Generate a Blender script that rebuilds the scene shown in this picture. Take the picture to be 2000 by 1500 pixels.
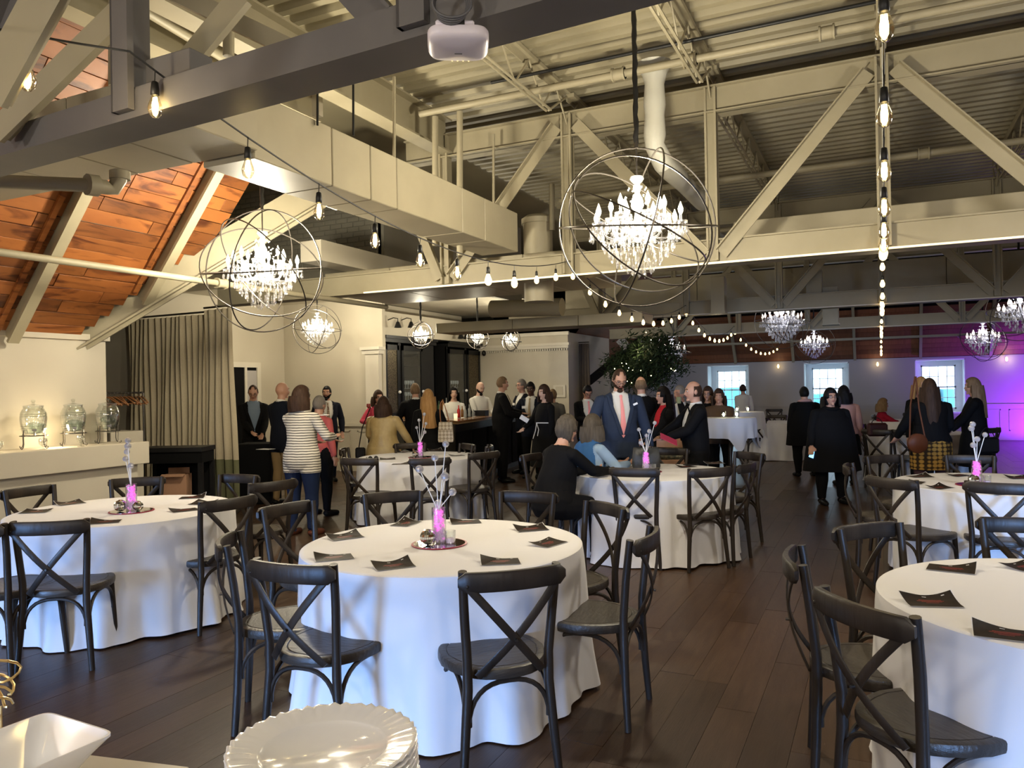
import bpy, bmesh, math, random
import numpy as np
from mathutils import Vector, Matrix, Euler, Quaternion
PI = math.pi
random.seed(7)
for o in list(bpy.data.objects): bpy.data.objects.remove(o)
scene = bpy.context.scene
col = scene.collection
# ---------------------------------------------------------------- camera
YAW = math.radians(25.6); ROLL = 0.018; PITCH = 0.0047
CAM = Vector((0, 0, 1.6)); F = 1500.0
fw0 = Vector((-math.sin(YAW), math.cos(YAW), 0)); rt0 = Vector((math.cos(YAW), math.sin(YAW), 0)); up0 = Vector((0, 0, 1))
FW = (fw0 + up0*PITCH).normalized(); UP1 = rt0.cross(FW).normalized()
RT = (rt0*math.cos(ROLL) - UP1*math.sin(ROLL)).normalized(); UP = (UP1*math.cos(ROLL) + rt0*math.sin(ROLL)).normalized()
cd = bpy.data.cameras.new('camera'); cam = bpy.data.objects.new('camera', cd); col.objects.link(cam)
m = Matrix.Identity(4)
for i in range(3):
    m[i][0] = RT[i]; m[i][1] = UP[i]; m[i][2] = -FW[i]; m[i][3] = CAM[i]
cam.matrix_world = m
cd.sensor_width = 36; cd.lens = 36*F/2000; cd.clip_start = 0.02; cd.clip_end = 400
scene.camera = cam
scene.view_settings.view_transform = 'Standard'; scene.view_settings.look = 'None'
scene.view_settings.exposure = 1.68; scene.view_settings.gamma = 1; scene.view_settings.use_curve_mapping = False
def ray(px, py): return FW + RT*((px-1000)/F) - UP*((py-750)/F)
def at(px, py, t): return CAM + ray(px, py)*t              # survey helper: a sight line and a distance give a point in the room
def atz(px, py, z):
    r = ray(px, py); return CAM + r*((z-CAM.z)/r.z)
def aty(px, py, y):
    r = ray(px, py); return CAM + r*(y/r.y)
def atx(px, py, x):
    r = ray(px, py); return CAM + r*(x/r.x)
# ---------------------------------------------------------------- world and lights
w = bpy.data.worlds.new('world'); scene.world = w; w.use_nodes = True
nt = w.node_tree; bg = nt.nodes['Background']
bg.inputs[0].default_value = (0.60, 0.80, 0.94, 1); bg.inputs[1].default_value = 1.6
def light(kind, loc, energy, color, size=0.1, rot=None, size_y=None, spot=None, name='light'):
    l = bpy.data.lights.new(name, kind); l.energy = energy; l.color = color
    if kind == 'AREA':
        l.size = size
        if size_y: l.shape = 'RECTANGLE'; l.size_y = size_y
    else: l.shadow_soft_size = size
    if spot: l.spot_size = math.radians(spot); l.spot_blend = 0.6
    o = bpy.data.objects.new(name, l); col.objects.link(o); o.location = loc
    if rot is not None: o.rotation_euler = rot
    return o
def aim(o, target):
    o.rotation_euler = (Vector(target)-o.location).to_track_quat('-Z', 'Y').to_euler()
WARM = (1.0, 0.80, 0.50); CHAN = (1.0, 0.895, 0.67)
# blue lamps added behind the photographer, aimed low to tint the cloth fronts
for wx, we in ((-6.0, 17), (-2.6, 16), (1.6, 15), (4.6, 34)):
    d_ = light('AREA', (wx, -4.6, .95), we, (0.24, 0.48, 1.0), 1.3, None, 1.0, name='blue_fill'); aim(d_, (wx*.85 if wx < 4 else 2.6, 1.2, -.35)); d_.data.spread = math.radians(40)
# fill lamps added out of view to brighten the foreground, no chandeliers there
for p_ in ((-1.5, -1.9, 2.65), (-4.98, -1.6, 2.65), (2.4, -1.6, 2.65), (2.2, 5.2, 2.65)): light('POINT', p_, 48, (1, .92, .80), .25, name='added_fill_light')
# purple stage wash on the far right wall
for px_, py_, e_ in ((3.9, 22.5, 130), (5.6, 21.9, 170)):
    d_ = light('SPOT', (px_, py_, .25), e_, (.30, .03, 1.0), .1, None, spot=98, name='purple_wash'); aim(d_, (px_-.6, 23.6, 1.0))
# ---------------------------------------------------------------- mesh builder
class MB:
    def __init__(s): s.v = []; s.f = []; s.mi = []
    def add(s, vs, fs, mi=0, M=None):
        n = len(s.v)
        if M is not None: vs = [M @ Vector(v) for v in vs]
        s.v.extend([tuple(v) for v in vs]); s.f.extend([tuple(i+n for i in f) for f in fs]); s.mi.extend([mi]*len(fs)); return s
    def box(s, c, d, rot=None, mi=0, M=None, bev=0):
        x, y, z = d[0]/2, d[1]/2, d[2]/2
        if bev:
            b = min(bev, x*.9, y*.9, z*.9); vs = []; fs = []
            for k, (zz, ins) in enumerate(((-z, b), (-z+b, 0), (z-b, 0), (z, b))):
                X, Y = x-ins, y-ins
                vs += [(-X, -Y+b*(ins == 0), zz), (-X+b*(ins == 0), -Y, zz), (X-b*(ins == 0), -Y, zz), (X, -Y+b*(ins == 0), zz),
                       (X, Y-b*(ins == 0), zz), (X-b*(ins == 0), Y, zz), (-X+b*(ins == 0), Y, zz), (-X, Y-b*(ins == 0), zz)]
            fs.append(tuple(range(7, -1, -1))); fs.append(tuple(range(24, 32)))
            for k in range(3):
                for i in range(8):
                    j = (i+1) % 8; fs.append((k*8+i, k*8+j, k*8+8+j, k*8+8+i))
        else:
            vs = [(-x, -y, -z), (x, -y, -z), (x, y, -z), (-x, y, -z), (-x, -y, z), (x, -y, z), (x, y, z), (-x, y, z)]
            fs = [(3, 2, 1, 0), (4, 5, 6, 7), (0, 1, 5, 4), (1, 2, 6, 5), (2, 3, 7, 6), (3, 0, 4, 7)]
        T = Matrix.Translation(c)
        if rot is not None: T = T @ (rot if isinstance(rot, Matrix) else Euler(rot).to_matrix().to_4x4())
        if M is not None: T = M @ T
        return s.add(vs, fs, mi, T)
    def bb(s, x0, x1, y0, y1, z0, z1, **k): return s.box(((x0+x1)/2, (y0+y1)/2, (z0+z1)/2), (abs(x1-x0), abs(y1-y0), abs(z1-z0)), **k)
    def tube(s, pts, r, n=8, closed=False, mi=0, sc=None, cap=True):
        pts = [Vector(p) for p in pts]; N = len(pts)
        if N < 2: return s
        rs = r if isinstance(r, (list, tuple)) else [r]*N
        vs = []; fs = []; prev = None
        for i, p in enumerate(pts):
            if closed: t = pts[(i+1) % N]-pts[i-1]
            else: t = pts[min(i+1, N-1)]-pts[max(i-1, 0)]
            if t.length < 1e-9: t = Vector((0, 0, 1))
            t.normalize()
            if prev is None:
                a = Vector((0, 0, 1)) if abs(t.z) < .9 else Vector((0, 1, 0))
                prev = (a-t*a.dot(t)).normalized()
            else:
                q = prev-t*prev.dot(t)
                prev = q.normalized() if q.length > 1e-6 else prev
            b = t.cross(prev)
            for k in range(n):
                a = 2*PI*k/n; ca, sa = math.cos(a), math.sin(a)
                if sc: ca *= sc[0]; sa *= sc[1]
                vs.append(p+(prev*ca+b*sa)*rs[i])
        M = N if closed else N-1
        for i in range(M):
            j = (i+1) % N
            for k in range(n):
                l = (k+1) % n; fs.append((i*n+k, i*n+l, j*n+l, j*n+k))
        if cap and not closed: fs.append(tuple(range(n-1, -1, -1))); fs.append(tuple((N-1)*n+k for k in range(n)))
        return s.add(vs, fs, mi)
    def bar(s, a, b, wd, ht, mi=0, side=(0, 1, 0)):
        a = Vector(a); b = Vector(b); d = (b-a); L = d.length; d.normalize(); sd = Vector(side); sd = (sd-d*sd.dot(d)).normalized(); u = d.cross(sd)
        R = Matrix((d, sd, u)).transposed().to_4x4()
        return s.box((0, 0, 0), (L, wd, ht), mi=mi, M=Matrix.Translation((a+b)/2) @ R)
    def lathe(s, prof, n=20, mi=0, M=None, c=(0, 0, 0)):
        vs = []; fs = []; P = len(prof)
        for r, z in prof:
            for k in range(n):
                a = 2*PI*k/n; vs.append((c[0]+r*math.cos(a), c[1]+r*math.sin(a), c[2]+z))
        for i in range(P-1):
            for k in range(n):
                l = (k+1) % n; fs.append((i*n+k, i*n+l, (i+1)*n+l, (i+1)*n+k))
        if prof[0][0] > 1e-4: fs.append(tuple(range(n-1, -1, -1)))
        if prof[-1][0] > 1e-4: fs.append(tuple((P-1)*n+k for k in range(n)))
        return s.add(vs, fs, mi, M)
    def loft(s, rings, cap=True, mi=0, M=None):
        n = len(rings[0]); vs = [v for r in rings for v in r]; fs = []
        for i in range(len(rings)-1):
            for k in range(n):
                l = (k+1) % n; fs.append((i*n+k, i*n+l, (i+1)*n+l, (i+1)*n+k))
        if cap: fs.append(tuple(range(n-1, -1, -1))); fs.append(tuple((len(rings)-1)*n+k for k in range(n)))
        return s.add(vs, fs, mi, M)
    def grid(s, fn, nu, nv, mi=0, M=None, skip=None):
        vs = [fn(i/nu, j/nv) for j in range(nv+1) for i in range(nu+1)]; fs = []; W = nu+1
        for j in range(nv):
            for i in range(nu):
                if skip and skip(i, j): continue
                fs.append((j*W+i, j*W+i+1, (j+1)*W+i+1, (j+1)*W+i))
        return s.add(vs, fs, mi, M)
    def ball(s, c, r, nu=12, nv=8, mi=0, M=None):
        if not isinstance(r, (tuple, list)): r = (r, r, r)
        vs = [(c[0], c[1], c[2]-r[2])]; fs = []
        for j in range(1, nv):
            e = -PI/2+PI*j/nv
            for i in range(nu):
                a = 2*PI*i/nu; vs.append((c[0]+r[0]*math.cos(e)*math.cos(a), c[1]+r[1]*math.cos(e)*math.sin(a), c[2]+r[2]*math.sin(e)))
        vs.append((c[0], c[1], c[2]+r[2])); L = len(vs)-1
        for i in range(nu):
            k = (i+1) % nu; fs.append((0, 1+k, 1+i)); fs.append((L, L-nu+i, L-nu+k))
            for j in range(nv-2): b = 1+j*nu; fs.append((b+i, b+k, b+nu+k, b+nu+i))
        return s.add(vs, fs, mi, M)
    def mesh(s, name, mats, smooth=False, angle=None):
        me = bpy.data.meshes.new(name); me.from_pydata(s.v, [], s.f)
        for m_ in (mats if isinstance(mats, (list, tuple)) else [mats]): me.materials.append(m_)
        if any(s.mi): me.polygons.foreach_set('material_index', s.mi)
        if smooth: me.polygons.foreach_set('use_smooth', [True]*len(s.f))
        me.update()
        if smooth and angle:
            try: me.set_sharp_from_angle(angle=math.radians(angle))
            except Exception: pass
        return me
    def build(s, name, mats, parent=None, smooth=False, angle=40):
        o = bpy.data.objects.new(name, s.mesh(name, mats, smooth, angle)); col.objects.link(o)
        if parent: o.parent = parent
        return o
def tag(o, label=None, cat=None, group=None, kind=None):
    if label: o['label'] = label
    if cat: o['category'] = cat
    if group: o['group'] = group
    if kind: o['kind'] = kind
    return o
def thing(name, label, cat, loc=(0, 0, 0), rz=0, group=None):
    o = bpy.data.objects.new(name, None); col.objects.link(o); o.location = loc; o.rotation_euler = (0, 0, rz)
    o.empty_display_size = .1
    return tag(o, label, cat, group)
def structure(name, mb, mat, parent=None, smooth=False):
    o = mb.build(name, mat, parent, smooth)
    if not parent: o['kind'] = 'structure'
    return o
def kids(o): return [c for c in col.objects if c.parent == o]
def copy_tree(o, parent=None, cache={}):
    c = o.copy(); col.objects.link(c)
    if parent: c.parent = parent
    for ch in tuple(o.children): copy_tree(ch, c)
    return c
def inst(name, me, parent, loc=(0, 0, 0), rot=None, sc=None):
    o = bpy.data.objects.new(name, me); col.objects.link(o); o.parent = parent; o.location = loc
    if rot is not None: o.rotation_euler = rot
    if sc is not None: o.scale = sc if isinstance(sc, (tuple, list)) else (sc, sc, sc)
    return o
# ---------------------------------------------------------------- materials
def mat(name, base, rough=.5, metal=0, noise=None, bump=None, spec=None, trans=None, emit=None, es=1, sheen=None, coat=None, alpha=None):
    m = bpy.data.materials.new(name); m.use_nodes = True; N = m.node_tree.nodes; L = m.node_tree.links
    b = N['Principled BSDF']; b.inputs['Base Color'].default_value = (*base, 1); b.inputs['Roughness'].default_value = rough; b.inputs['Metallic'].default_value = metal
    if spec is not None: b.inputs['Specular IOR Level'].default_value = spec
    if trans is not None: b.inputs['Transmission Weight'].default_value = trans
    if coat: b.inputs['Coat Weight'].default_value = coat
    if sheen: b.inputs['Sheen Weight'].default_value = sheen
    if emit: b.inputs['Emission Color'].default_value = (*emit, 1); b.inputs['Emission Strength'].default_value = es; m.cycles.emission_sampling = 'NONE'
    tc = N.new('ShaderNodeTexCoord')
    if noise:        # (scale, color2, contrast, stretch)
        sc, c2 = noise[0], noise[1]; st = noise[3] if len(noise) > 3 else (1, 1, 1)
        mp = N.new('ShaderNodeMapping'); mp.inputs['Scale'].default_value = st; L.new(tc.outputs['Object'], mp.inputs[0])
        n = N.new('ShaderNodeTexNoise'); n.inputs['Scale'].default_value = sc; n.inputs['Detail'].default_value = 5; L.new(mp.outputs[0], n.inputs['Vector'])
        r = N.new('ShaderNodeValToRGB'); k = noise[2] if len(noise) > 2 else .2
        r.color_ramp.elements[0].position = .5-k; r.color_ramp.elements[1].position = .5+k
        r.color_ramp.elements[0].color = (*base, 1); r.color_ramp.elements[1].color = (*c2, 1)
        L.new(n.outputs[0], r.inputs[0]); L.new(r.outputs[0], b.inputs['Base Color'])
    if bump:
        n2 = N.new('ShaderNodeTexNoise'); n2.inputs['Scale'].default_value = bump[0]; n2.inputs['Detail'].default_value = 4
        mp2 = N.new('ShaderNodeMapping'); mp2.inputs['Scale'].default_value = bump[2] if len(bump) > 2 else (1, 1, 1)
        L.new(tc.outputs['Object'], mp2.inputs[0]); L.new(mp2.outputs[0], n2.inputs['Vector'])
        bp = N.new('ShaderNodeBump'); bp.inputs['Strength'].default_value = bump[1]; bp.inputs['Distance'].default_value = .01
        L.new(n2.outputs[0], bp.inputs['Height']); L.new(bp.outputs[0], b.inputs['Normal'])
    return m
def crystal(name, k=.18):
    m = glassy(name, (.96, .96, .98), .45, .15, .16); N = m.node_tree.nodes; L = m.node_tree.links; out = N['Material Output']
    d = N.new('ShaderNodeBsdfDiffuse'); d.inputs[0].default_value = (.75, .76, .78, 1); x = N.new('ShaderNodeMixShader'); x.inputs[0].default_value = k
    L.new(out.inputs[0].links[0].from_socket, x.inputs[1]); L.new(d.outputs[0], x.inputs[2]); L.new(x.outputs[0], out.inputs[0]); return m
def rand_tint(m, amt=.3, hue=0.0):   # each separate piece gets its own shade
    N = m.node_tree.nodes; L = m.node_tree.links; b = N['Principled BSDF']
    oi = N.new('ShaderNodeObjectInfo'); hs = N.new('ShaderNodeHueSaturation'); mr = N.new('ShaderNodeMapRange')
    mr.inputs['To Min'].default_value = 1-amt; mr.inputs['To Max'].default_value = 1+amt
    L.new(oi.outputs['Random'], mr.inputs['Value']); L.new(mr.outputs[0], hs.inputs['Value'])
    src = b.inputs['Base Color'].links
    if src: L.new(src[0].from_socket, hs.inputs['Color'])
    else: hs.inputs['Color'].default_value = b.inputs['Base Color'].default_value
    L.new(hs.outputs[0], b.inputs['Base Color'])
    return m
def glassy(name, tint=(1, 1, 1), gl=.25, rough=.03, face=.08):
    m = bpy.data.materials.new(name); m.use_nodes = True; N = m.node_tree.nodes; L = m.node_tree.links
    N.remove(N['Principled BSDF']); out = N['Material Output']
    t = N.new('ShaderNodeBsdfTransparent'); t.inputs[0].default_value = (*tint, 1)
    g = N.new('ShaderNodeBsdfGlossy'); g.inputs['Roughness'].default_value = rough
    lw = N.new('ShaderNodeLayerWeight'); lw.inputs[0].default_value = gl
    mr = N.new('ShaderNodeMapRange'); mr.inputs['To Min'].default_value = face; mr.inputs['To Max'].default_value = .85
    mx = N.new('ShaderNodeMixShader'); L.new(lw.outputs['Facing'], mr.inputs['Value']); L.new(mr.outputs[0], mx.inputs[0]); L.new(t.outputs[0], mx.inputs[1]); L.new(g.outputs[0], mx.inputs[2]); L.new(mx.outputs[0], out.inputs[0])
    return m
M = {}
M['steel'] = mat('painted_steel', (.30, .265, .175), .55, noise=(3, (.34, .30, .205)))
M['steel_grey'] = mat('grey_painted_steel', (.125, .12, .122), .5, noise=(4, (.145, .138, .138)))
M['deck'] = mat('painted_metal_deck', (.33, .29, .19), .5, noise=(.8, (.26, .23, .15), .15, (1, 1, 1)))
M['duct'] = mat('painted_duct', (.35, .31, .215), .5, noise=(2.5, (.40, .355, .25)))
M['wrap'] = mat('insulation_wrap', (.45, .44, .38), .5, bump=(6, .9))
M['wall'] = mat('wall_paint', (.50, .455, .36), .7, noise=(1.2, (.53, .485, .39)))
M['wallfar'] = mat('far_wall_paint', (.40, .38, .37), .7)
M['trim'] = mat('white_trim', (.62, .58, .49), .5)
M['winwhite'] = mat('window_white', (.78, .80, .80), .5)
M['brick'] = mat('painted_brick', (.30, .285, .235), .8, bump=(10, .4))
M['black'] = mat('black_paint', (.008, .008, .009), .4, spec=.3)
M['blackmat'] = mat('black_matte', (.005, .005, .0055), .9, spec=.1)
M['cable'] = mat('black_cable', (.008, .008, .008), .5)
M['greycable'] = mat('grey_cable', (.10, .10, .11), .5)
M['chair'] = mat('dark_stained_wood', (.010, .0075, .006), .42, noise=(9, (.040, .028, .019), .25, (1, 1, .12)), bump=(30, .25, (1, 1, .2)), spec=.35)
M['seat'] = mat('dark_seat_wood', (.022, .018, .015), .40, noise=(7, (.055, .043, .032), .3, (.25, 2, 1)), bump=(60, .3, (.3, 1, 1)), spec=.45)
M['cloth'] = mat('white_tablecloth', (.72, .71, .72), .75, sheen=.2, bump=(2.5, .35))
M['curtain'] = mat('beige_curtain', (.52, .44, .30), .85, noise=(60, (.56, .48, .33)), bump=(200, .2))
M['curtain_hem'] = mat('green_curtain_hem', (.15, .15, .075), .85)
M['curtain_dark'] = mat('brown_curtain', (.13, .10, .075), .9)
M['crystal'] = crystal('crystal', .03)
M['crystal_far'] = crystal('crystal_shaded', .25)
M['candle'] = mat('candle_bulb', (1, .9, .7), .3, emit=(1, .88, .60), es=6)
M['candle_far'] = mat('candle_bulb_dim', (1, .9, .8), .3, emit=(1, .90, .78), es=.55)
M['bulb'] = mat('amber_bulb', (1, .8, .4), .3, emit=(1, .66, .24), es=2.2)
M['filament'] = mat('filament', (1, .8, .4), .3, emit=(1, .78, .38), es=12)
M['bulbglass'] = glassy('bulb_glass', (1, .93, .75), .4)
M['iron'] = mat('orb_iron', (.10, .09, .08), .32, metal=.85)
M['chrome'] = mat('chrome', (.8, .8, .8), .08, metal=1)
M['glass'] = glassy('clear_glass', (.96, .98, .97), .35)
M['pane'] = glassy('window_pane', (.95, .98, 1), .1, face=.03)
M['water'] = glassy('water', (.85, .93, .93), .3, face=.12)
M['mirror'] = mat('mirror', (.75, .75, .78), .03, metal=1)
M['red'] = mat('red_rim', (.30, .01, .04), .3)
M['pinkbead'] = mat('lit_pink_bead', (1, .3, .85), .1, emit=(1, .16, .80), es=.2)
M['clearbead'] = mat('clear_bead', (.75, .65, .78), .05, trans=.3, spec=1, emit=(.9, .6, .9), es=.03)
M['disco'] = mat('mirror_tile', (.8, .82, .85), .08, metal=1)
M['card'] = mat('card_white', (.75, .74, .72), .4)
M['print'] = mat('card_print', (.012, .009, .007), .5, noise=(30, (.03, .018, .012)), spec=.1)
M['ball'] = mat('crystal_ball', (.85, .85, .88), .10, metal=.5, noise=(70, (.30, .30, .34), .05))
M['redtext'] = mat('card_red_print', (.30, .03, .02), .4)
M['china'] = mat('white_china', (.84, .84, .86), .12, coat=.6)
M['cream'] = mat('cream_top', (.62, .57, .47), .4)
M['gold'] = mat('gold_wire', (.75, .55, .25), .3, metal=.9)
M['cardboard'] = mat('cardboard', (.36, .20, .12), .8)
M['walnut'] = mat('bar_wood', (.24, .10, .035), .25, noise=(6, (.36, .17, .06), .3, (.3, 2, 1)), coat=.6)
M['bar_edge'] = mat('bar_edge_wood', (.52, .33, .14), .35)
M['hanger'] = mat('hanger_wood', (.30, .13, .05), .45)
M['mesh'] = mat('brass_mesh', (.17, .135, .08), .4, metal=.7, noise=(60, (.04, .03, .02), .06))
M['plastic_white'] = mat('white_plastic', (.85, .80, .90), .35)
M['darkport'] = mat('dark_port', (.02, .02, .02), .4)
M['bark'] = mat('bark', (.10, .07, .045), .9)
M['leaf'] = mat('leaf_green', (.022, .038, .014), .7, spec=.2)
M['pot'] = mat('planter_dark', (.05, .045, .04), .6)
M['skylight_white'] = mat('white_panel', (.8, .8, .78), .5)
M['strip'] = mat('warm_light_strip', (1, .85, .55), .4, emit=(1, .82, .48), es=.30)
M['outblue'] = mat('outside_roof', (.10, .30, .38), .8)
# reclaimed orange boards
def boards():
    m = mat('orange_board', (.17, .050, .011), .5, noise=(5, (.30, .105, .025), .25, (.6, .25, 4)), bump=(12, .3, (.5, .25, 4)))
    N = m.node_tree.nodes; L = m.node_tree.links; b = N['Principled BSDF']; tc = N['Texture Coordinate']
    mp = N.new('ShaderNodeMapping'); mp.inputs['Scale'].default_value = (3.2, .7, 5); L.new(tc.outputs['Object'], mp.inputs[0])
    v = N.new('ShaderNodeTexNoise'); v.inputs['Scale'].default_value = 2.3; v.inputs['Detail'].default_value = 6; v.inputs['Distortion'].default_value = 1.5; L.new(mp.outputs[0], v.inputs['Vector'])
    r = N.new('ShaderNodeValToRGB'); r.color_ramp.elements[0].position = .33; r.color_ramp.elements[1].position = .47
    r.color_ramp.elements[0].color = (.25, .14, .09, 1); r.color_ramp.elements[1].color = (1, 1, 1, 1); L.new(v.outputs[0], r.inputs[0])
    mx = N.new('ShaderNodeMix'); mx.data_type = 'RGBA'; mx.blend_type = 'MULTIPLY'; mx.inputs[0].default_value = .9
    src = b.inputs['Base Color'].links[0].from_socket
    L.new(src, mx.inputs[6]); L.new(r.outputs[0], mx.inputs[7]); L.new(mx.outputs[2], b.inputs['Base Color'])
    return rand_tint(m, .32)
M['board'] = boards()
M['boardfar'] = rand_tint(mat('far_board', (.16, .055, .022), .6, noise=(5, (.22, .085, .035), .25, (4, .3, .6))), .3)
M['floor'] = rand_tint(mat('floor_plank', (.044, .022, .0115), .40, noise=(4.5, (.068, .037, .020), .22, (7, .6, 1)), bump=(25, .12, (6, .5, 1)), spec=.3), .20)
M['floorgap'] = mat('floor_gap', (.012, .007, .005), .7)
# random texture offset for separate boards
def rand_offset(m):
    N = m.node_tree.nodes; L = m.node_tree.links
    oi = N.new('ShaderNodeObjectInfo'); mu = N.new('ShaderNodeMath'); mu.operation = 'MULTIPLY'; mu.inputs[1].default_value = 43
    L.new(oi.outputs['Random'], mu.inputs[0])
    for n in list(N):
        if n.type == 'MAPPING': L.new(mu.outputs[0], n.inputs['Location'])
for k in ('board', 'boardfar', 'floor'): rand_offset(M[k])
XL, XR, YF, YB, ZW = -7.15, 7.2, 23.6, -5.0, 2.18
# ---------------------------------------------------------------- floor
fl = structure('floor', MB().bb(-13, 8, -5, 25, -.2, -.014), M['floorgap'])
rows = {}
cand = []
PW, PL = .19, 1.5
nx0 = int(-13/PW)
for i in range(nx0, int(8/PW)):
    off = random.uniform(0, PL); y = -5+off-PL
    while y < 25:
        L_ = PL*random.choice((.75, 1, 1, 1.2)); x0, x1, y0, y1 = i*PW+.0008, (i+1)*PW-.0008, max(y, -5)+.0015, min(y+L_, 25)-.0015; y += L_
        if y1-y0 < .05: continue
        c = Vector(((x0+x1)/2, (y0+y1)/2, 0)); d = c-CAM; dep = d.dot(FW)
        vis = dep > .8 and abs(d.dot(RT)/dep) < .72 and -d.dot(UP)/dep < .6
        cand.append((dep if vis else 1e3+dep, x0, x1, y0, y1))
cand.sort()
rest = MB()
for n, (dep, x0, x1, y0, y1) in enumerate(cand):
    zt = random.uniform(-.0012, 0)
    if n < 300:
        b = MB().box((0, 0, -.006+zt), (x1-x0, y1-y0, .012)); o = b.build('plank', M['floor'], fl); o.location = ((x0+x1)/2, (y0+y1)/2, 0)
    else: rest.bb(x0, x1, y0, y1, -.012, zt, mi=random.randrange(4))
fm = []
for k in range(4):
    c_ = tuple(v*(0.75+.17*k) for v in (.044, .022, .0115)); c2 = tuple(v*1.5 for v in c_)
    fm.append(mat('floor_plank_tone', c_, .34, noise=(4.5, c2, .22, (7, .6, 1)), bump=(25, .12, (6, .5, 1))))
o = rest.build('far_plank', fm, fl); o['kind'] = 'stuff'
# ---------------------------------------------------------------- ceiling deck (corrugated)
prof = []; y = YB; z0 = 4.72
while y < 25:
    prof += [(y, z0), (y+.07, z0), (y+.095, z0+.055), (y+.165, z0+.055)]; y += .19
mb = MB(); vs = []; fs = []
for X in (-5.05, 5.1):
    for p in prof: vs.append((X, p[0], p[1]))
n = len(prof)
for i in range(n-1): fs.append((i, i+1, n+i+1, n+i))
mb.add(vs, fs); structure('ceiling', mb, M['deck'])
# flat back of the deck keeps daylight out
structure('ceiling', MB().bb(-5.4, 5.4, YB, 25, 4.84, 4.9), M['deck'])
# ---------------------------------------------------------------- left side: knee wall, ledge and board slope
wl = structure('wall_left', MB().bb(XL-.16, XL, YB, 5.3, 0, ZW-.03).bb(XL-.2, XL+.03, YB, 5.33, ZW-.03, ZW+.03), M['wall'])
structure('wall_left', MB().bb(XL-.16, XL, 17.3, YF, 0, ZW), M['wallfar'])
SL = (4.75-ZW)/(XL+4.95)*-1; SL = (4.75-ZW)/(-4.95-XL)
def vallim(X): return 4.95+(X+7.1)*1.0 if X < -6.47 else 5.95
backer = MB(); nb = 24
wsl = structure('wall_left_slope', MB().add([(XL-.06, YB, ZW+.0), (XL-.06, 5.0, ZW+.0), (-4.95, 5.95, 4.80), (-4.95, YB, 4.80), (XL-.4, YB, ZW+.1), (XL-.4, 5.0, ZW+.1), (-5.2, 5.95, 5.0), (-5.2, YB, 5.0)],
    [(0, 1, 2, 3), (7, 6, 5, 4), (0, 4, 5, 1), (3, 2, 6, 7), (1, 5, 6, 2), (0, 3, 7, 4)]), M['brick'])
slen = math.hypot(-4.95-XL, 4.75-ZW); ang = math.atan2(4.75-ZW, -4.95-XL)
for i in range(nb):
    s0 = slen*i/nb; s1 = slen*(i+1)/nb-.007
    X0 = XL+s0*math.cos(ang); X1 = XL+s1*math.cos(ang); Z0 = ZW+s0*math.sin(ang); Z1 = ZW+s1*math.sin(ang)
    yy = 5.95; lim = min(vallim(X0)+.12, 5.95)
    cuts = [1.6]; 
    while cuts[-1] < lim: cuts.append(cuts[-1]+random.uniform(.9, 1.9))
    cuts[-1] = lim
    for a, b in zip(cuts, cuts[1:]):
        if b-a < .1: continue
        bd = MB(); bd.box((0, 0, 0), (s1-s0, b-a-.006, .018), bev=.002)
        o = bd.build('board', M['board'], wsl); o.location = ((X0+X1)/2, (a+b)/2, (Z0+Z1)/2+random.uniform(-.004, .004)); o.rotation_euler = (0, -ang, 0)
o = MB().box((0, 0, 0), (slen, 6.0, .018)).build('back_board', M['board'], wsl); o.location = ((XL-4.95)/2, -1.45, (ZW+4.75)/2); o.rotation_euler = (0, -ang, 0)
def on_slope(s, y, d=0): return Vector((XL+s*math.cos(ang)+d*math.sin(ang), y, ZW+s*math.sin(ang)-d*math.cos(ang)))
for k, y in enumerate((1.9, 3.1, 4.3, 5.42)):
    r = MB(); a = on_slope(.0 if y < 5 else .55, y, .14); b = on_slope(slen, y, .14)
    r.bar(a, b, .10, .03); r.bar(a-Vector((math.sin(ang), 0, -math.cos(ang)))*.12, b-Vector((math.sin(ang), 0, -math.cos(ang)))*.12, .028, .24)
    t = tag(r.build('rafter', M['steel']), ['grey steel rafter on the board slope hidden by the near truss', 'grey steel rafter high on the board slope left of the near truss', 'grey painted steel rafter rising from the left wall top at the far left edge', 'grey painted steel rafter on the right part of the orange board slope'][k], 'rafter')
    tr = MB(); tr.bar(on_slope(.0 if y < 5 else .6, y-.10, .02), on_slope(slen, y-.10, .02), .05, .03); tr.build('timber_trim', M['board'], t)
vb = MB(); vb.bar((-7.22, 5.04, 2.20), (-5.3, 6.86, 3.95), .04, .34, side=(1, -1, 0)); vb.bar((-7.2, 5.04, 2.06), (-5.25, 6.86, 3.83), .16, .02, side=(1, -1, 0))
t = tag(vb.build('valley_beam', M['steel']), 'wide grey valley beam slanting down to the end of the left wall', 'beam')
tb = MB(); tb.bar((-7.15, 4.98, 2.37), (-6.5, 5.6, 2.98), .06, .03, side=(1, -1, 0)); tb.build('timber_trim', M['board'], t)
# ledge
lg = MB(); lg.bb(XL+.003, -6.78, -3, 5.36, 0, .9); lg.bb(XL+.003, -6.70, -3, 5.44, .9, 1.12, bev=.006)
tag(lg.build('serving_ledge', M['wall']), 'cream painted ledge along the left wall carrying the drink dispensers', 'ledge')
tag(MB().bb(-7.9, -7.36, 5.5, 5.9, 0, 1.2, bev=.005).build('low_wall', M['wall'], None), 'low cream wall block behind the end of the ledge below the coat hangers', 'wall block')
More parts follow.
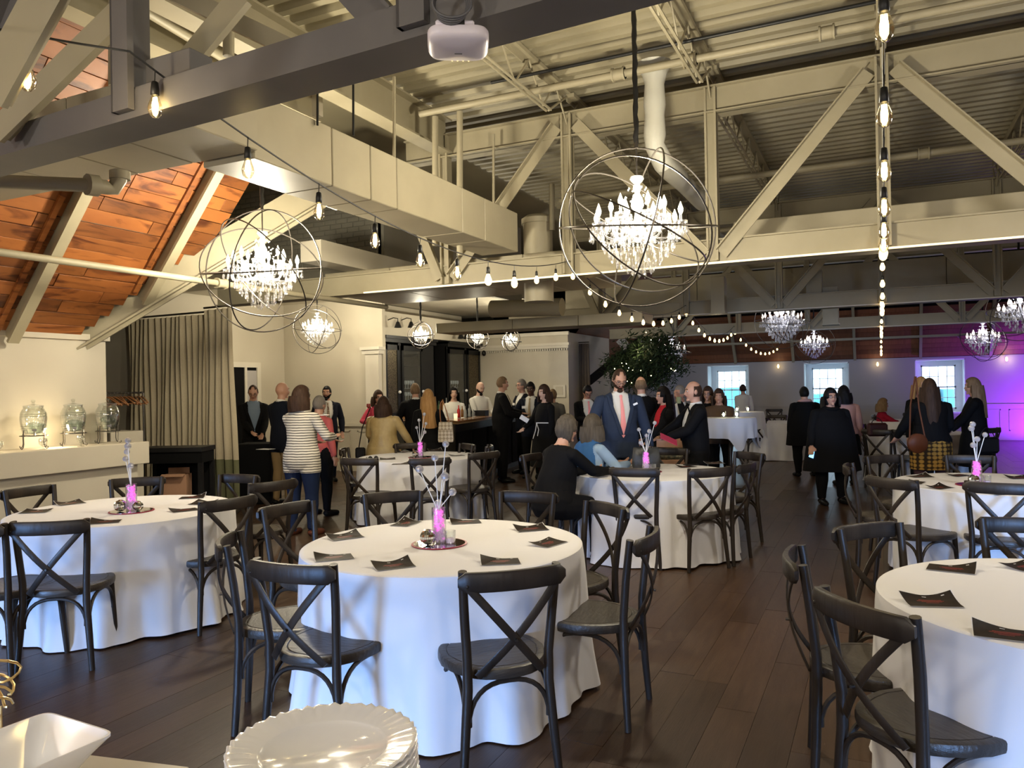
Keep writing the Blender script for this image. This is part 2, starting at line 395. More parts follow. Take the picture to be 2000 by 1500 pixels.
# ---------------------------------------------------------------- alcove walls behind truss two
def wainscot(mb, p0, p1, zt=.92, nrm=(0, -1, 0), n=4, d=.012):
    p0 = Vector(p0); p1 = Vector(p1); nr = Vector(nrm); L_ = (p1-p0).length; dr = (p1-p0).normalized()
    def strip(a, b, z0, z1, dd): 
        A = p0+dr*a; B = p0+dr*b; c = (A+B)/2+nr*dd/2; c.z = (z0+z1)/2
        R = Matrix((dr, nr, Vector((0, 0, 1)))).transposed().to_4x4()
        mb.box((0, 0, 0), (b-a, dd, z1-z0), M=Matrix.Translation(c) @ R)
    strip(0, L_, zt-.03, zt+.03, .035); strip(0, L_, 0, .16, .02)
    for i in range(n):
        a = L_*i/n+.09; b = L_*(i+1)/n-.09
        for (q, r, z, Z) in ((a, b, zt-.14, zt-.115), (a, b, .24, .265), (a, a+.025, .24, zt-.115), (b-.025, b, .24, zt-.115)): strip(q, r, z, Z, d)
    return mb
structure('wall_alcove_left', MB().bb(-11.3, -11.2, 7.95, 12.4, 0, 3.4), M['wall'])
structure('wall_alcove_back', MB().bb(-11.3, -8.72, 12.4, 12.5, 0, 3.4), M['wall'])
structure('trim_1', wainscot(MB(), (-11.2, 12.4, 0), (-8.85, 12.4, 0), n=4), M['wall'])
structure('wall_alcove_front', MB().bb(-12, -9.95, 7.95, 8.05, 0, 3.4).bb(-10.05, -9.95, 7.86, 7.95, 0, 2.05), M['wall'])
structure('ceiling_alcove', MB().bb(-12, -6.5, 9.3, 17.3, 3.4, 3.5), M['wall'])
# door in the alcove left wall
dw = atx(487, 712, -11.2); dz = dw.z; dy0 = atx(470, 800, -11.2).y; dy1 = atx(505, 800, -11.2).y
dr = structure('door_1', MB().bb(-11.19, -11.15, dy0-.75, dy1-.1, 0, dz-.06), M['blackmat'])
fr = MB(); fr.bb(-11.2, -11.12, dy1-.1, dy1, 0, dz-.06); fr.bb(-11.2, -11.12, dy0-.85, dy1, dz-.06, dz+.04); fr.bb(-11.2, -11.13, dy1-.42, dy1-.36, 0, dz-.06)
fr.build('door_frame', M['trim'], dr)
MB().bb(-11.15, -11.14, dy1-.36, dy1-.1, .2, dz-.12).build('door_glass', M['wallfar'], dr)
# painted brick gable above the alcove, each course laid brick by brick
bw = structure('wall_gable', MB().bb(-9.5, -6.5, 9.25, 9.35, 3.3, 4.9).bb(-6.55, -6.45, 9.25, 14, 3.3, 4.9), M['brick'])
bk = MB()
for j in range(18):
    z = 3.42+j*.075
    for i in range(15):
        x = -9.5+i*.21+(j % 2)*.105
        if x+.2 < -6.5: bk.bb(x, x+.2, 9.23, 9.25, z, z+.065, bev=.004)
o = bk.build('brick', M['brick'], bw); o['kind'] = 'stuff'
# left filler behind the slope
structure('wall_left_gable', MB().bb(-12.2, -9.5, 9.25, 9.35, 3.3, 4.9).bb(-12.1, -12, -5, 9.3, 0, 4.9).bb(-12.1, -4.9, 5.97, 6.03, 4.3, 4.9), M['wall'])
structure('ceiling_side', MB().bb(-12.1, -5.0, 5.95, 17.3, 4.8, 4.9), M['deck'])
# bar alcove walls
structure('wall_bar', MB().bb(-9.4, -9.3, 12.505, 16.59, 0, 3.38).bb(-9.3, -8.78, 12.51, 16.59, 2.69, 3.15), M['wall'])
structure('wall_bar_right', MB().bb(-9.3, -6.5, 16.6, 16.75, 0, 2.86).bb(-6.6, -6.5, 16.75, 19.6, 0, 2.86), M['wall'])
cr = MB().bb(-8.8, -6.47, 16.53, 16.6, 2.50, 2.56).bb(-8.8, -6.44, 16.5, 16.6, 2.56, 2.62).bb(-8.8, -6.46, 16.54, 16.6, 2.80, 2.88)
for i in range(38): cr.bb(-8.75+i*.06, -8.72+i*.06, 16.55, 16.6, 2.45, 2.49)
structure('trim_2', cr, M['trim'])
pl = MB().bb(-9.05, -8.74, 12.28, 12.42, 0, 2.35).bb(-9.1, -8.70, 12.24, 12.42, 2.3, 2.38).bb(-9.12, -8.67, 12.2, 12.42, 2.38, 2.44)
structure('trim_3', pl, M['trim'])
# ---------------------------------------------------------------- far wall with three deep windows
spans = [(-4.73, -3.5), (-1.98, -.78), (.86, 2.05)]
mbw = MB(); xs = [XL-.2]+[v for s in spans for v in s]+[XR]
for i in range(0, len(xs), 2): mbw.bb(xs[i], xs[i+1], YF, YF+.75, 0, ZW)
for a, b in spans: mbw.bb(a, b, YF, YF+.75, 0, .72)
mbw.bb(XL-.2, XR, YF-.01, YF+.02, ZW-.015, ZW+.05)
structure('wall_far', mbw, M['wallfar'])
wm = MB()
for i in range(0, len(xs), 2): wainscot(wm, (xs[i]+.02, YF, 0), (xs[i+1]-.02, YF, 0), n=max(2, int((xs[i+1]-xs[i])/.8)))
structure('trim_4', wm, M['wallfar'])
for k, (a, b) in enumerate(spans):
    y = YF+.62; zb, zt = .80, 2.08
    wn = MB(); 
    wn.bb(a, a+.02, YF+.004, YF+.75, .72, ZW-.02).bb(b-.02, b, YF+.004, YF+.75, .72, ZW-.02).bb(a, b, YF+.004, YF+.75, ZW-.05, ZW-.01).bb(a, b, YF-.02, YF+.75, .70, .74)
    wn.bb(a+.02, a+.17, y, y+.1, .74, ZW-.05).bb(b-.17, b-.02, y, y+.1, .74, ZW-.05).bb(a+.17, b-.17, y, y+.1, ZW-.17, ZW-.05).bb(a+.17, b-.17, y, y+.1, .74, .80)
    W_ = structure('window_%d' % (k+1), wn, M['winwhite'])
    ia, ib = a+.17, b-.17; zt = ZW-.17; zm = (.80+zt)/2
    for (z0, z1, dy) in ((.80, zm+.02, .03), (zm-.02, zt, .05)):
        s = MB(); yy = y+dy
        s.bb(ia, ia+.04, yy, yy+.03, z0, z1).bb(ib-.04, ib, yy, yy+.03, z0, z1).bb(ia, ib, yy, yy+.03, z0, z0+.04).bb(ia, ib, yy, yy+.03, z1-.04, z1)
        for q in range(1, 4): xx = ia+(ib-ia)*q/4; s.bb(xx-.009, xx+.009, yy, yy+.025, z0, z1)
        zz = (z0+z1)/2; s.bb(ia, ib, yy, yy+.025, zz-.009, zz+.009)
        so = s.build('sash', M['winwhite'], W_)
        for q in range(4):
            for r in range(2):
                x0 = ia+(ib-ia)*q/4+.01; x1 = ia+(ib-ia)*(q+1)/4-.01; h0 = z0+.01+(z1-z0)*r/2; h1 = z0+(z1-z0)*(r+1)/2-.01
                MB().bb(x0, x1, yy+.01, yy+.014, h0, h1).build('pane', M['pane'], so)
# outside: pale roofs beyond the windows
ob = MB(); ob.bb(-9, -5.2, 44, 52, -6, 1.35); ob.bb(-4.6, -2.2, 46, 50, -6, .9); ob.bb(-1.6, 2.4, 45, 50, -6, 1.25); ob.bb(2.9, 7, 44, 50, -6, 1.1); ob.bb(-40, 40, 60, 61, -8, .6)
tag(ob.build('distant_roofs', M['outblue']), 'bluish building roofs seen outside through the far windows', 'building', kind='structure')
# board slope above the far wall
wf = structure('wall_far_slope', MB().add([(XL, YF, ZW+.03), (XR, YF, ZW+.03), (XR, YF-1.9, 4.8), (XL, YF-1.9, 4.8), (XL, YF+.3, ZW+.1), (XR, YF+.3, ZW+.1), (XR, YF-1.6, 4.9), (XL, YF-1.6, 4.9)],
    [(0, 1, 2, 3), (7, 6, 5, 4), (0, 4, 5, 1), (3, 2, 6, 7)]), M['blackmat'])
a2 = math.atan2(2.6, 1.9); L2 = math.hypot(2.6, 1.9)
for i in range(11):
    for j in range(9):
        s = (i+.5)*.145; 
        x0 = -7.1+j*1.62; o = MB().box((0, 0, 0), (1.55, .14, .02)).build('board', M['boardfar'], wf)
        o.location = (x0+.8, YF-.02-s*math.cos(a2), ZW+.06+s*math.sin(a2)); o.rotation_euler = (-a2, 0, 0)
for j in range(10):
    x = -7.1+j*1.62; r = MB(); r.bar((x, YF-.08, ZW+.05), (x, YF-1.85, 4.6), .07, .16, side=(1, 0, 0)); r.build('rafter', M['steel'], wf)
# beyond: left slope over the far bay and right side
structure('wall_left_far_slope', MB().add([(XL, 17.3, ZW), (XL, YF, ZW), (-4.95, YF, 4.8), (-4.95, 17.3, 4.8)], [(0, 1, 2, 3)]), M['boardfar'])
structure('wall_right', MB().bb(XR, XR+.1, YB, YF, 0, ZW), M['wallfar'])
structure('wall_right_slope', MB().add([(XR, YB, ZW), (XR, YF, ZW), (5.0, YF, 4.8), (5.0, YB, 4.8)], [(3, 2, 1, 0)]), M['board'])
structure('outer_shell', MB().bb(-12.5, 7.6, YB-.2, 24.5, 5.05, 5.15).bb(-12.5, -12.35, YB-.2, 24.5, -.1, 5.1).bb(7.45, 7.6, YB-.2, 24.5, -.1, 5.1).bb(-12.5, 7.6, 24.36, 24.5, 2.2, 5.1).bb(-12.5, XL-.2, 24.36, 24.5, -.1, 5.1).bb(-12.5, 7.6, YB-.3, YB-.15, -.1, 5.1), M['brick'])  # unseen shell added around the hall to block stray sky light
structure('wall_behind', MB().bb(-12, 8, YB-.1, YB, 0, 4.9), M['wall'])
# ---------------------------------------------------------------- trusses
NX = [.06+1.48*k for k in range(-4, 5)]
def truss(Y, label, near=False, x0=-6.0, m=None, strip=False, xr=7.0):
    m = m or M['steel']; t = thing('roof_truss', label, 'truss', (0, Y, 0), 0, None)
    def p(name, mb, mt=None): return mb.build(name, mt or m, t)
    if near:
        c = MB(); c.bb(x0, xr, -.10, .10, 2.75, 2.765); c.bb(x0, xr, -.09, .1, 2.87, 2.88); c.bb(x0, xr, -.096, -.086, 2.765, 2.87)
    else: c = MB(); c.bb(x0, xr, 0, .02, 2.75, 2.99); c.bb(x0, xr, -.03, .2, 2.975, 2.99); c.bb(x0, xr, -.03, .2, 2.75, 2.765)
    p('bottom_chord', c)
    c = MB(); c.bb(-4.9, 5, 0, .015, 4.2, 4.46); c.bb(-4.9, 5, -.05, .15, 4.445, 4.46); c.bb(-4.9, 5, -.05, .15, 4.2, 4.215); p('top_chord', c)
    for k, x in enumerate(NX):
        if x < -5: continue
        xx = x+.08 if near else x
        c = MB(); w_ = .055; yf = -.13 if near else -.06
        if near: c.bb(xx-w_, xx+w_, -.13, -.1, 2.78, 4.2); c.bb(xx-w_, xx-w_+.012, -.13, .05, 2.78, 4.2)
        else: c.bb(xx-w_, xx-w_+.02, -.06, .05, 2.78, 4.44); c.bb(xx-w_, xx+w_, -.02, 0, 2.78, 4.44); c.bb(xx+w_-.02, xx+w_, -.06, .05, 2.78, 4.44)
        p('post', c)
    for k in range(len(NX)-1):
        a, b = NX[k], NX[k+1]
        if k % 2 == 0: A, B = (a+.1, 4.32), (b-.08, 2.84)    # top node on the left
        else: A, B = (a+.08, 2.84), (b-.1, 4.32)
        if min(a, b) < -5: A = (-5.0, 4.1) if k % 2 == 0 else A
        c = MB(); c.bar((A[0], -.035, A[1]), (B[0], -.035, B[1]), .012, .12); 
        nvec = Vector((A[1]-B[1], 0, B[0]-A[0])).normalized()*.06
        if nvec.z < 0: nvec = -nvec
        c.bar((A[0]+nvec.x, -.06, A[1]+nvec.z), (B[0]+nvec.x, -.06, B[1]+nvec.z), .06, .012)
        p('diagonal', c)
    if near: t.rotation_euler = (0, 0, -.052); t.location = (-1.4+1.4*math.cos(.052), Y-1.4*math.sin(.052), 0)
    if strip: p('lit_edge_strip', MB().bb(-5.5, 6.5, -.05, -.03, 2.748, 2.765), M['strip'] if Y < 8 else M['trim'])  # glows on the second truss; pale paint imitates lit edges on farther trusses
    return t
truss(2.23, 'dark grey steel roof truss nearest the viewer crossing the top left', near=True, m=M['steel_grey'], x0=-6.6)
truss(7.5, 'long cream painted steel truss behind the two large orb chandeliers', strip=True, x0=-7.9)
truss(12.85, 'third steel roof truss from the viewer, in the dark back half of the hall', strip=True, x0=-6.2)
truss(18.15, 'farthest steel roof truss with a thin lit lower edge before the windows', strip=True)
tg = MB(); tg.bb(-7, 7, 22.75, 22.82, 2.72, 2.78)
tag(tg.build('collar_rail', M['steel']), 'thin grey rail running across the far board slope above the windows', 'rail')
# long purlin beam and bar joists running away from the viewer
for X, lb in ((-4.38, 'wide grey steel beam running lengthwise under the deck left of the first bar joist'), (-5.0, 'pale edge beam where the deck meets the orange board slope')):
    b = MB(); b.bb(X-.1, X+.1, -2, 7.5 if X > -4.9 else 6, 4.24, 4.26); b.bb(X-.012, X+.012, -2, 7.5 if X > -4.9 else 6, 4.26, 4.62); b.bb(X-.1, X+.1, -2, 7.5 if X > -4.9 else 6, 4.60, 4.62)
    tag(b.build('long_beam', M['steel']), lb, 'beam')
def joist(X, y0, y1, label):
    t = thing('bar_joist', label, 'joist', (X, y0, 0)); L_ = y1-y0
    MB().bb(-.045, .045, 0, L_, 4.66, 4.70).bb(-.045, -.035, 0, L_, 4.62, 4.66).build('top_chord', M['steel'], t)
    c = MB(); c.tube([(-.025, .4, 4.33), (-.025, L_-.5, 4.33)], .013, 6); c.tube([(.025, .4, 4.33), (.025, L_-.5, 4.33)], .013, 6); c.tube([(0, L_-.5, 4.33), (0, L_, 4.63)], .013, 6); c.build('bottom_chord', M['steel'], t)
    n_ = int(L_/.32); w_ = MB()
    for i in range(n_): w_.tube([(0, .4+i*.32, 4.33 if i % 2 else 4.66), (0, .4+(i+1)*.32, 4.66 if i % 2 else 4.33)], .010, 5)
    o = w_.build('web_rod', M['steel'], t); o['kind'] = 'stuff'
names = {-2.9: 'bar joist above the white access box', -1.42: 'bar joist left of the white wrapped vent pipe', .06: 'bar joist directly above the straight string of bulbs', 1.54: 'bar joist at the top right corner'}
for X, nm in names.items():
    joist(X, 2.3, 7.5, 'near '+nm); joist(X, 7.6, 12.8, 'farther '+nm+', behind the second truss')
joist(-2.9, 12.9, 18.1, 'bar joist deep in the back of the hall on the left'); joist(.06, 12.9, 18.1, 'bar joist deep in the back of the hall on the right')
# ---------------------------------------------------------------- ducts
def ductbox(name, label, x0, x1, y0, y1, z0, z1, along='y', seams=(), m=None):
    t = thing(name, label, 'duct', ((x0+x1)/2, (y0+y1)/2, z0)); cx, cy = (x0+x1)/2, (y0+y1)/2
    ed = ([y0]+list(seams)+[y1]) if along == 'y' else ([x0]+list(seams)+[x1])
    for a, b in zip(ed, ed[1:]):
        p = MB()
        if along == 'y': p.bb(x0-cx, x1-cx, a-cy+.004, b-cy-.004, 0, z1-z0, bev=.006)
        else: p.bb(a-cx+.004, b-cx-.004, y0-cy, y1-cy, 0, z1-z0, bev=.006)
        p.build('duct_section', m or M['duct'], t)
    return t
ductbox('air_duct', 'large rectangular cream air duct running away above the left tables', -3.85, -3.42, 3.55, 7.35, 3.03, 3.44, seams=(4.3, 4.75, 5.1, 6.15, 6.6))
ductbox('air_duct', 'wide duct box joining the cream duct above the near truss', -6.1, -3.36, 3.02, 3.53, 3.06, 3.4, along='x', seams=(-5.0, -4.4, -3.9))
ductbox('air_duct', 'flat duct underside behind the second truss above the bar entrance', -6.4, -2.9, 7.85, 9.3, 2.84, 3.1, along='x', seams=(-5.4, -4.3, -3.6))
ductbox('air_duct', 'long cream duct behind the second truss at the right', -1.35, 6.5, 8.2, 8.7, 2.95, 3.28, along='x', seams=(.1, 1.4, 2.3, 3.4))
ductbox('air_duct', 'boxy duct crossing the back of the hall above the hanging chandeliers', -5.6, 5, 14.2, 15.0, 3.1, 3.6, along='x', seams=(-3, -1, 1, 3))
ductbox('air_duct', 'beige wide duct below the second truss running over the bar', -6.6, -3.1, 10.9, 11.5, 2.52, 2.68, along='x', seams=(-5.2, -4.1), m=M['steel'])
for (a, b, lb) in (((1570, 548), (1612, 598), 'left of the two square box diffusers hanging in the dark back bay'), ((1605, 580), (1640, 635), 'right lower square box diffuser hanging in the dark back bay'), ((1390, 560), (1418, 612), 'narrow box diffuser hanging above the string light swag')):
    A = at(a[0], a[1], 12.2); B = at(b[0], b[1], 12.2); t = thing('box_diffuser', lb, 'duct', ((A.x+B.x)/2, (A.y+B.y)/2, B.z))
    hw = (B-A).length*.22; MB().bb(-hw, hw, -hw, hw, .02, A.z-B.z+.15, bev=.005).build('box', M['steel'], t); MB().bb(-hw*1.08, hw*1.08, -hw*1.08, hw*1.08, 0, .03).build('rim', M['steel'], t)
rd = MB(); rd.tube([(-5.3, 10.4, 2.80), (-4.15, 10.4, 2.76)], .13, 20); tag(rd.build('round_duct', M['steel'], None, True), 'round duct with an open end above the bar counter', 'duct')
P0 = at(1278, 125, 7.0); P1 = at(1279, 285, 7.0); P2 = at(1295, 318, 7.05); P3 = at(1372, 395, 8.6); rr = .095
wp = MB(); pts = []
for i in range(9): q = P0.lerp(P1, i/8); pts.append(q)
pts += [P2, P2.lerp(P3, .2), P2.lerp(P3, .5), P3]
wp.tube(pts, [rr*(1.75 if i == 0 else 1.2 if i == 1 else 1+.08*math.sin(i*2.1)) for i in range(len(pts))], 16)
tag(wp.build('wrapped_vent_pipe', M['wrap'], None, True), 'white wrapped vent pipe bending down from the deck above the large chandelier', 'pipe')
ms = MB(); ms.bb(-6.05, -5.75, 7.0, 9.2, 3.1, 3.34); t = tag(ms.build('side_beam', M['wall']), 'pale square beam left of the brick gable behind the left chandelier', 'beam')
ms = MB(); P = at(1050, 430, 8.9); ms.lathe([(.17, 0), (.17, .9), (.19, .9), (.19, .96), (.13, 1.0)], 20, c=(P.x, P.y, P.z-.95)); tag(ms.build('vent_cap', M['duct'], None, True), 'round vent stub standing at the far end of the cream duct', 'vent')
# perforated tray under the duct
A = at(462, 330, 6.0); B = at(660, 408, 7.0)
tr = MB(); tr.bar(A, B, .05, .02, side=(1, 0, 0)); tr.bar(A+Vector((.12, 0, .07)), B+Vector((.12, 0, .07)), .18, .006, side=(1, 0, 0))
tag(tr.build('cable_tray', M['trim']), 'perforated metal cable tray hung under the left side of the duct', 'cable tray')
# ---------------------------------------------------------------- pipes
def pipe(pts, r, label, m=None, coup=()):
    t = tag(MB().tube(pts, r, 10).build('sprinkler_pipe', m or M['steel'], None, True), label, 'pipe')
    for c in coup:
        a, b = Vector(pts[0]), Vector(pts[-1]); d = (b-a).normalized(); q = a.lerp(b, c)
        MB().tube([q-d*.06, q+d*.06], r*1.5, 10).tube([q-d*.06, q-d*.045], r*1.8, 10).tube([q+d*.045, q+d*.06], r*1.8, 10).build('coupling', m or M['steel'], t, True)
    return t
pipe([(-5.9, -1, 2.66), (-5.9, 8.5, 2.70)], .03, 'long sprinkler pipe running along the left board slope', coup=(.7, .73))
pipe([(-4.2, 6.7, 4.42), (5, 6.7, 4.42)], .035, 'sprinkler pipe under the deck crossing above the large chandelier', coup=(.23, .30, .42))
pipe([(-3.3, 6.55, 4.52), (5, 6.55, 4.52)], .016, 'thin black conduit beside the overhead sprinkler pipe', M['cable'])
pipe([(-4, 10.0, 4.2), (5, 10.0, 4.2)], .04, 'sprinkler pipe behind the second truss upper bay', coup=(.5,))
pipe([(-4, 12.0, 3.95), (5, 12.0, 3.95)], .035, 'lower sprinkler pipe deeper behind the second truss')
pipe([(-4.3, 1, 4.35), (-4.9, 5.5, 4.35)], .05, 'thick grey pipe under the deck at the upper left')
A = at(-60, 352, 4.6); B = at(182, 362, 4.6); C_ = at(222, 368, 4.7); D = at(234, 335, 4.7)
t = pipe([A, B], .042, 'grey drain pipe with an elbow at the upper left before the boards', M['steel'])
MB().tube([B, B.lerp(C_, .6), C_, C_.lerp(D, .5)+Vector((.02, 0, 0)), D], .045, 12).tube([B-(C_-B)*.3, B+(C_-B)*.2], .065, 12).tube([D-Vector((0, 0, .05)), D], .06, 12).build('elbow', M['steel'], t, True)
for (x, y0, y1, tt, lb) in ((770, 150, 345, 6.6, 'left of the duct hanger rods over the middle table'), (850, 228, 480, 7.8, 'drop pipe behind the duct at the middle'), (898, 218, 500, 7.7, 'thicker drop pipe right of the middle of the duct'), (964, 262, 470, 8.3, 'thin twin rod near the far end of the duct'), (1078, 360, 450, 8.6, 'drop pipe beside the round vent stub'), (447, 45, 110, 4.6, 'short drop pipe seen through the near truss'), (222, 0, 168, 4.9, 'drop pipe left of the near truss post'), (445, 0, 110, 5.0, 'drop pipe right of the near truss post')):
    pipe([at(x, y0, tt), at(x, y1, tt)], .014 if 'rod' in lb else .032, lb)
for i, x in enumerate((620, 690)):
    A = at(x, 165, 5.2); B = at(x, 245 if i == 0 else 265, 5.2)
    tag(MB().tube([A, B], .008, 6).build('hanger_rod', M['cable']), ['thin black hanger rod at the near end of the duct', 'black hanger rod over the second duct section'][i], 'rod')
# braces seen above the near truss at the left
for k, (a, b, wd, tt) in enumerate((((268, -10), (-10, 262), .10, 3.4), ((472, -10), (345, 145), .09, 3.3), ((100, -30), (-20, 190), .12, 2.45), ((330, -20), (600, 110), .10, 4.2))):
    A = at(*a, tt); B = at(*b, tt*1.03)
    tag(MB().bar(A, B, .03, wd, side=tuple(FW)).bar(A+FW*.05, B+FW*.05, .09, .015, side=tuple(FW)).build('steel_brace', M['steel']), ['slanting grey brace crossing the orange boards at the upper left', 'short slanting brace right of the near truss post', 'thick slanting brace at the extreme upper left corner', 'pale sloping brace running behind the near truss at the top'][k], 'brace')
# ================================================================ CHAIRS
def arc(p0, p1, p2, n=8):   # quadratic curve
    p0, p1, p2 = map(Vector, (p0, p1, p2)); return [p0*(1-t)**2+p1*2*t*(1-t)+p2*t*t for t in [i/n for i in range(n+1)]]
def seat_outline(s=1.0, y0=-.205, n=28):
    pts = []
    for k in range(n):
        a = 2*PI*k/n; x = math.cos(a); y = math.sin(a); e = .75
        X = .230*math.copysign(abs(x)**e, x); Y = .238*math.copysign(abs(y)**e, y)
        if Y < 0: X *= 1-.22*abs(Y)/.238
        pts.append((X*s, Y*s))
    return pts
def make_chair():
    t = thing('cross_back_chair', 'x', 'chair'); cm = M['chair']
    b = MB(); rings = [[(x, y, z) for x, y in seat_outline(s)] for s, z in ((.93, .428), (.99, .434), (1.0, .445), (1.0, .464), (.985, .472), (.95, .475), (.86, .475), (.845, .472), (.83, .475), (.4, .472))]
    b.loft(rings); b.build('seat', M['seat'], t, True)
    for s in (-1, 1):
        MB().tube([(s*.165, .175, .44), (s*.172, .185, .30), (s*.180, .195, .15), (s*.185, .21, 0)], [.021, .020, .018, .016], 10).build('leg', cm, t, True)
        MB().tube([(s*.205, -.235, 0), (s*.188, -.222, .2), (s*.172, -.214, .40), (s*.173, -.214, .52), (s*.186, -.232, .70), (s*.195, -.252, .845), (s*.197, -.258, .885)], [.016, .019, .0205, .0195, .019, .018, .018], 10).build('back_post', cm, t, True)
    # top rail: bent plank with rounded ends behind the posts
    N = 16; rings = []
    for i in range(N+1):
        u = -1+2*i/N; x = .222*u; y = -.282-.040*(1-u*u); h = .039*(1-max(0, abs(u)-.88)/.12*.55); th = .015*(1-max(0, abs(u)-.93)/.07*.4)
        tx = Vector((.222, .09*u, 0)).normalized(); nr = Vector((-tx.y, tx.x, 0)); zc = .848
        rings.append([(x+nr.x*th*ca, y+nr.y*th*ca, zc+h*sa) for ca, sa in ((1, -.75), (1, .75), (.6, 1), (-.6, 1), (-1, .75), (-1, -.75), (-.6, -1), (.6, -1))])
    MB().loft(rings).build('top_rail', cm, t, True)
    for s in (-1, 1):
        pts = []
        for i in range(11):
            u = i/10; x = s*(.190-.325*u); z = .835-.38*u; y = -.300-.022*math.sin(u*PI)*1.4+.062*u*u+.004*s+ .002
            pts.append(Vector((x, y, z)))
        b = MB(); wv = Vector((.76, 0, -s*.65)).normalized()
        b.loft([[tuple(p+wv*.0165*a_+Vector((0, .0045*c_, 0))) for a_, c_ in ((-1, -.4), (-.75, -1), (.75, -1), (1, -.4), (1, .4), (.75, 1), (-.75, 1), (-1, .4))] for p in pts]); b.ball((pts[0].x, pts[0].y-.004, pts[0].z), (.007, .006, .007), 8, 5); b.build('cross_strap', cm, t, True)
    MB().tube([(.0, -.310, .612), (.0, -.328, .612)], .006, 8).build('rivet', M['iron'], t, True)
    leg = {(-1, 1): (-.176, .19), (1, 1): (.176, .19), (-1, -1): (-.180, -.215), (1, -1): (.180, -.215)}
    for (a, c) in (((-1, 1), (1, 1)), ((-1, -1), (1, -1)), ((-1, 1), (-1, -1)), ((1, 1), (1, -1))):
        p = leg[a]; q = leg[c]; m_ = ((p[0]+q[0])/2, (p[1]+q[1])/2)
        for e in (p, q):
            b = MB()
            i_ = (e[0]*.93+m_[0]*.07, e[1]*.93+m_[1]*.07); k = (e[0]*.8+m_[0]*.2, e[1]*.8+m_[1]*.2); j = m_
            b.tube([(i_[0], i_[1], .255)]+arc((i_[0], i_[1], .29), (k[0], k[1], .425), (j[0], j[1], .420), 7), .0105, 7)
            b.build('arched_brace', cm, t, True)
    return t
chair0 = make_chair(); used0 = [False]
TAB = {}
def chair(px, py, target, label, group, twist=0, z=.868):
    R = atz(px, py, z); d = (Vector((target[0], target[1], 0))-Vector((R.x, R.y, 0))).normalized()
    d = Matrix.Rotation(math.radians(twist), 3, 'Z') @ d
    c = R+d*.298
    if not used0[0]: o = chair0; used0[0] = True
    else: o = copy_tree(chair0)
    o.location = (c.x, c.y, 0); o.rotation_euler = (0, 0, math.atan2(d.y, d.x)-PI/2); o['label'] = label; o['group'] = group
    return o
# ================================================================ TABLES
def cloth(R, seed, H=.76, n=180):
    rnd = random.Random(seed); b = MB(); comps = [(rnd.choice((7, 8, 9, 10)), rnd.uniform(0, 6.28), .55), (rnd.choice((13, 15, 17)), rnd.uniform(0, 6.28), .5), (rnd.choice((22, 26, 29)), rnd.uniform(0, 6.28), .22), (4, rnd.uniform(0, 6.28), .45)]
    def prof(a): 
        v = sum(w_*math.cos(k*a+p+.35*math.sin(3*a+p)) for k, p, w_ in comps); return v
    rings = []
    for r in (.02, .3, .6, .85, .96, .985): rings.append([(R*r*math.cos(2*PI*k/n), R*r*math.sin(2*PI*k/n), H+.004) for k in range(n)])
    rings.append([(R*.997*math.cos(2*PI*k/n), R*.997*math.sin(2*PI*k/n), H) for k in range(n)])
    D = 12
    for j in range(1, D+1):
        q = j/D; ring = []
        for k in range(n):
            a = 2*PI*k/n; f = prof(a); rr = R*1.003+.010*q+q**1.2*(.022+.048*f)+.012*q*math.sin(5*q+2*a+seed)
            z = (H-.012)*(1-q)+.012*(1-q)+ (0.006+.014*(1+math.sin(3*a+seed))/2)*q
            if q > .93: rr += .02*max(0, math.sin(11*a+seed))
            ring.append((rr*math.cos(a+.03*q*math.sin(6*a+seed)), rr*math.sin(a+.03*q*math.sin(6*a+seed)), z))
        rings.append(ring)
    b.loft(rings, cap=False); b.add([(x, y, z) for x, y, z in rings[0]], [tuple(range(n))]); return b
def round_table(key, c, seed, label, R=.755):
    TAB[key] = (c[0], c[1])
    t = thing('round_table', 'round banquet table under '+label, 'table', (c[0], c[1], 0), 0, 'round banquet tables')
    MB().lathe([(.745, .725), (.75, .73), (.75, .752), (.745, .755)], 40).build('tabletop', M['hanger'], t, True)
    for k in range(4):
        a = PI/4+k*PI/2; MB().tube([(.55*math.cos(a), .55*math.sin(a), .725), (.60*math.cos(a), .60*math.sin(a), 0)], .016, 8).build('leg', M['iron'], t, True)
    o = cloth(R, seed).build('tablecloth', M['cloth'], None, True); o.location = (c[0], c[1], 0.001); tag(o, label, 'tablecloth', 'white round tablecloths'); return t
def tcen(px, t): v = at(px, 757, t); return (v.x, v.y)
# two tables' centres come from their centrepieces, the others from their outlines
CP = {'A': (858, 1062), 'B': (257, 998), 'C': (821, 893), 'D': (1262, 921), 'E': (1908, 947)}
cA = tcen(860, 4.17); cB = tcen(240, 5.6); cC = tcen(816, 9.55); cD = tcen(1270, 7.43); cE = tcen(1945, 6.15); 
cF = tcen(2142, 2.84)
round_table('A', cA, 1, 'the white floor-length tablecloth of the front centre table')
round_table('B', cB, 2, 'the white tablecloth of the table before the left ledge')
round_table('C', cC, 3, 'the white tablecloth of the middle table before the bar')
round_table('D', cD, 4, 'the white tablecloth of the table with two seated women')
round_table('E', cE, 5, 'the white tablecloth of the right table with a centrepiece')
round_table('F', cF, 6, 'the white tablecloth cut by the lower right edge')
round_table('G', tcen(1790, 12.3), 7, 'the white tablecloth behind the woman in the patterned skirt')
round_table('H', tcen(1520, 16.4), 8, 'the white tablecloth beside the far aisle left of the black coats')
round_table('I', tcen(1775, 16.0), 9, 'the white tablecloth where the woman in red sits')
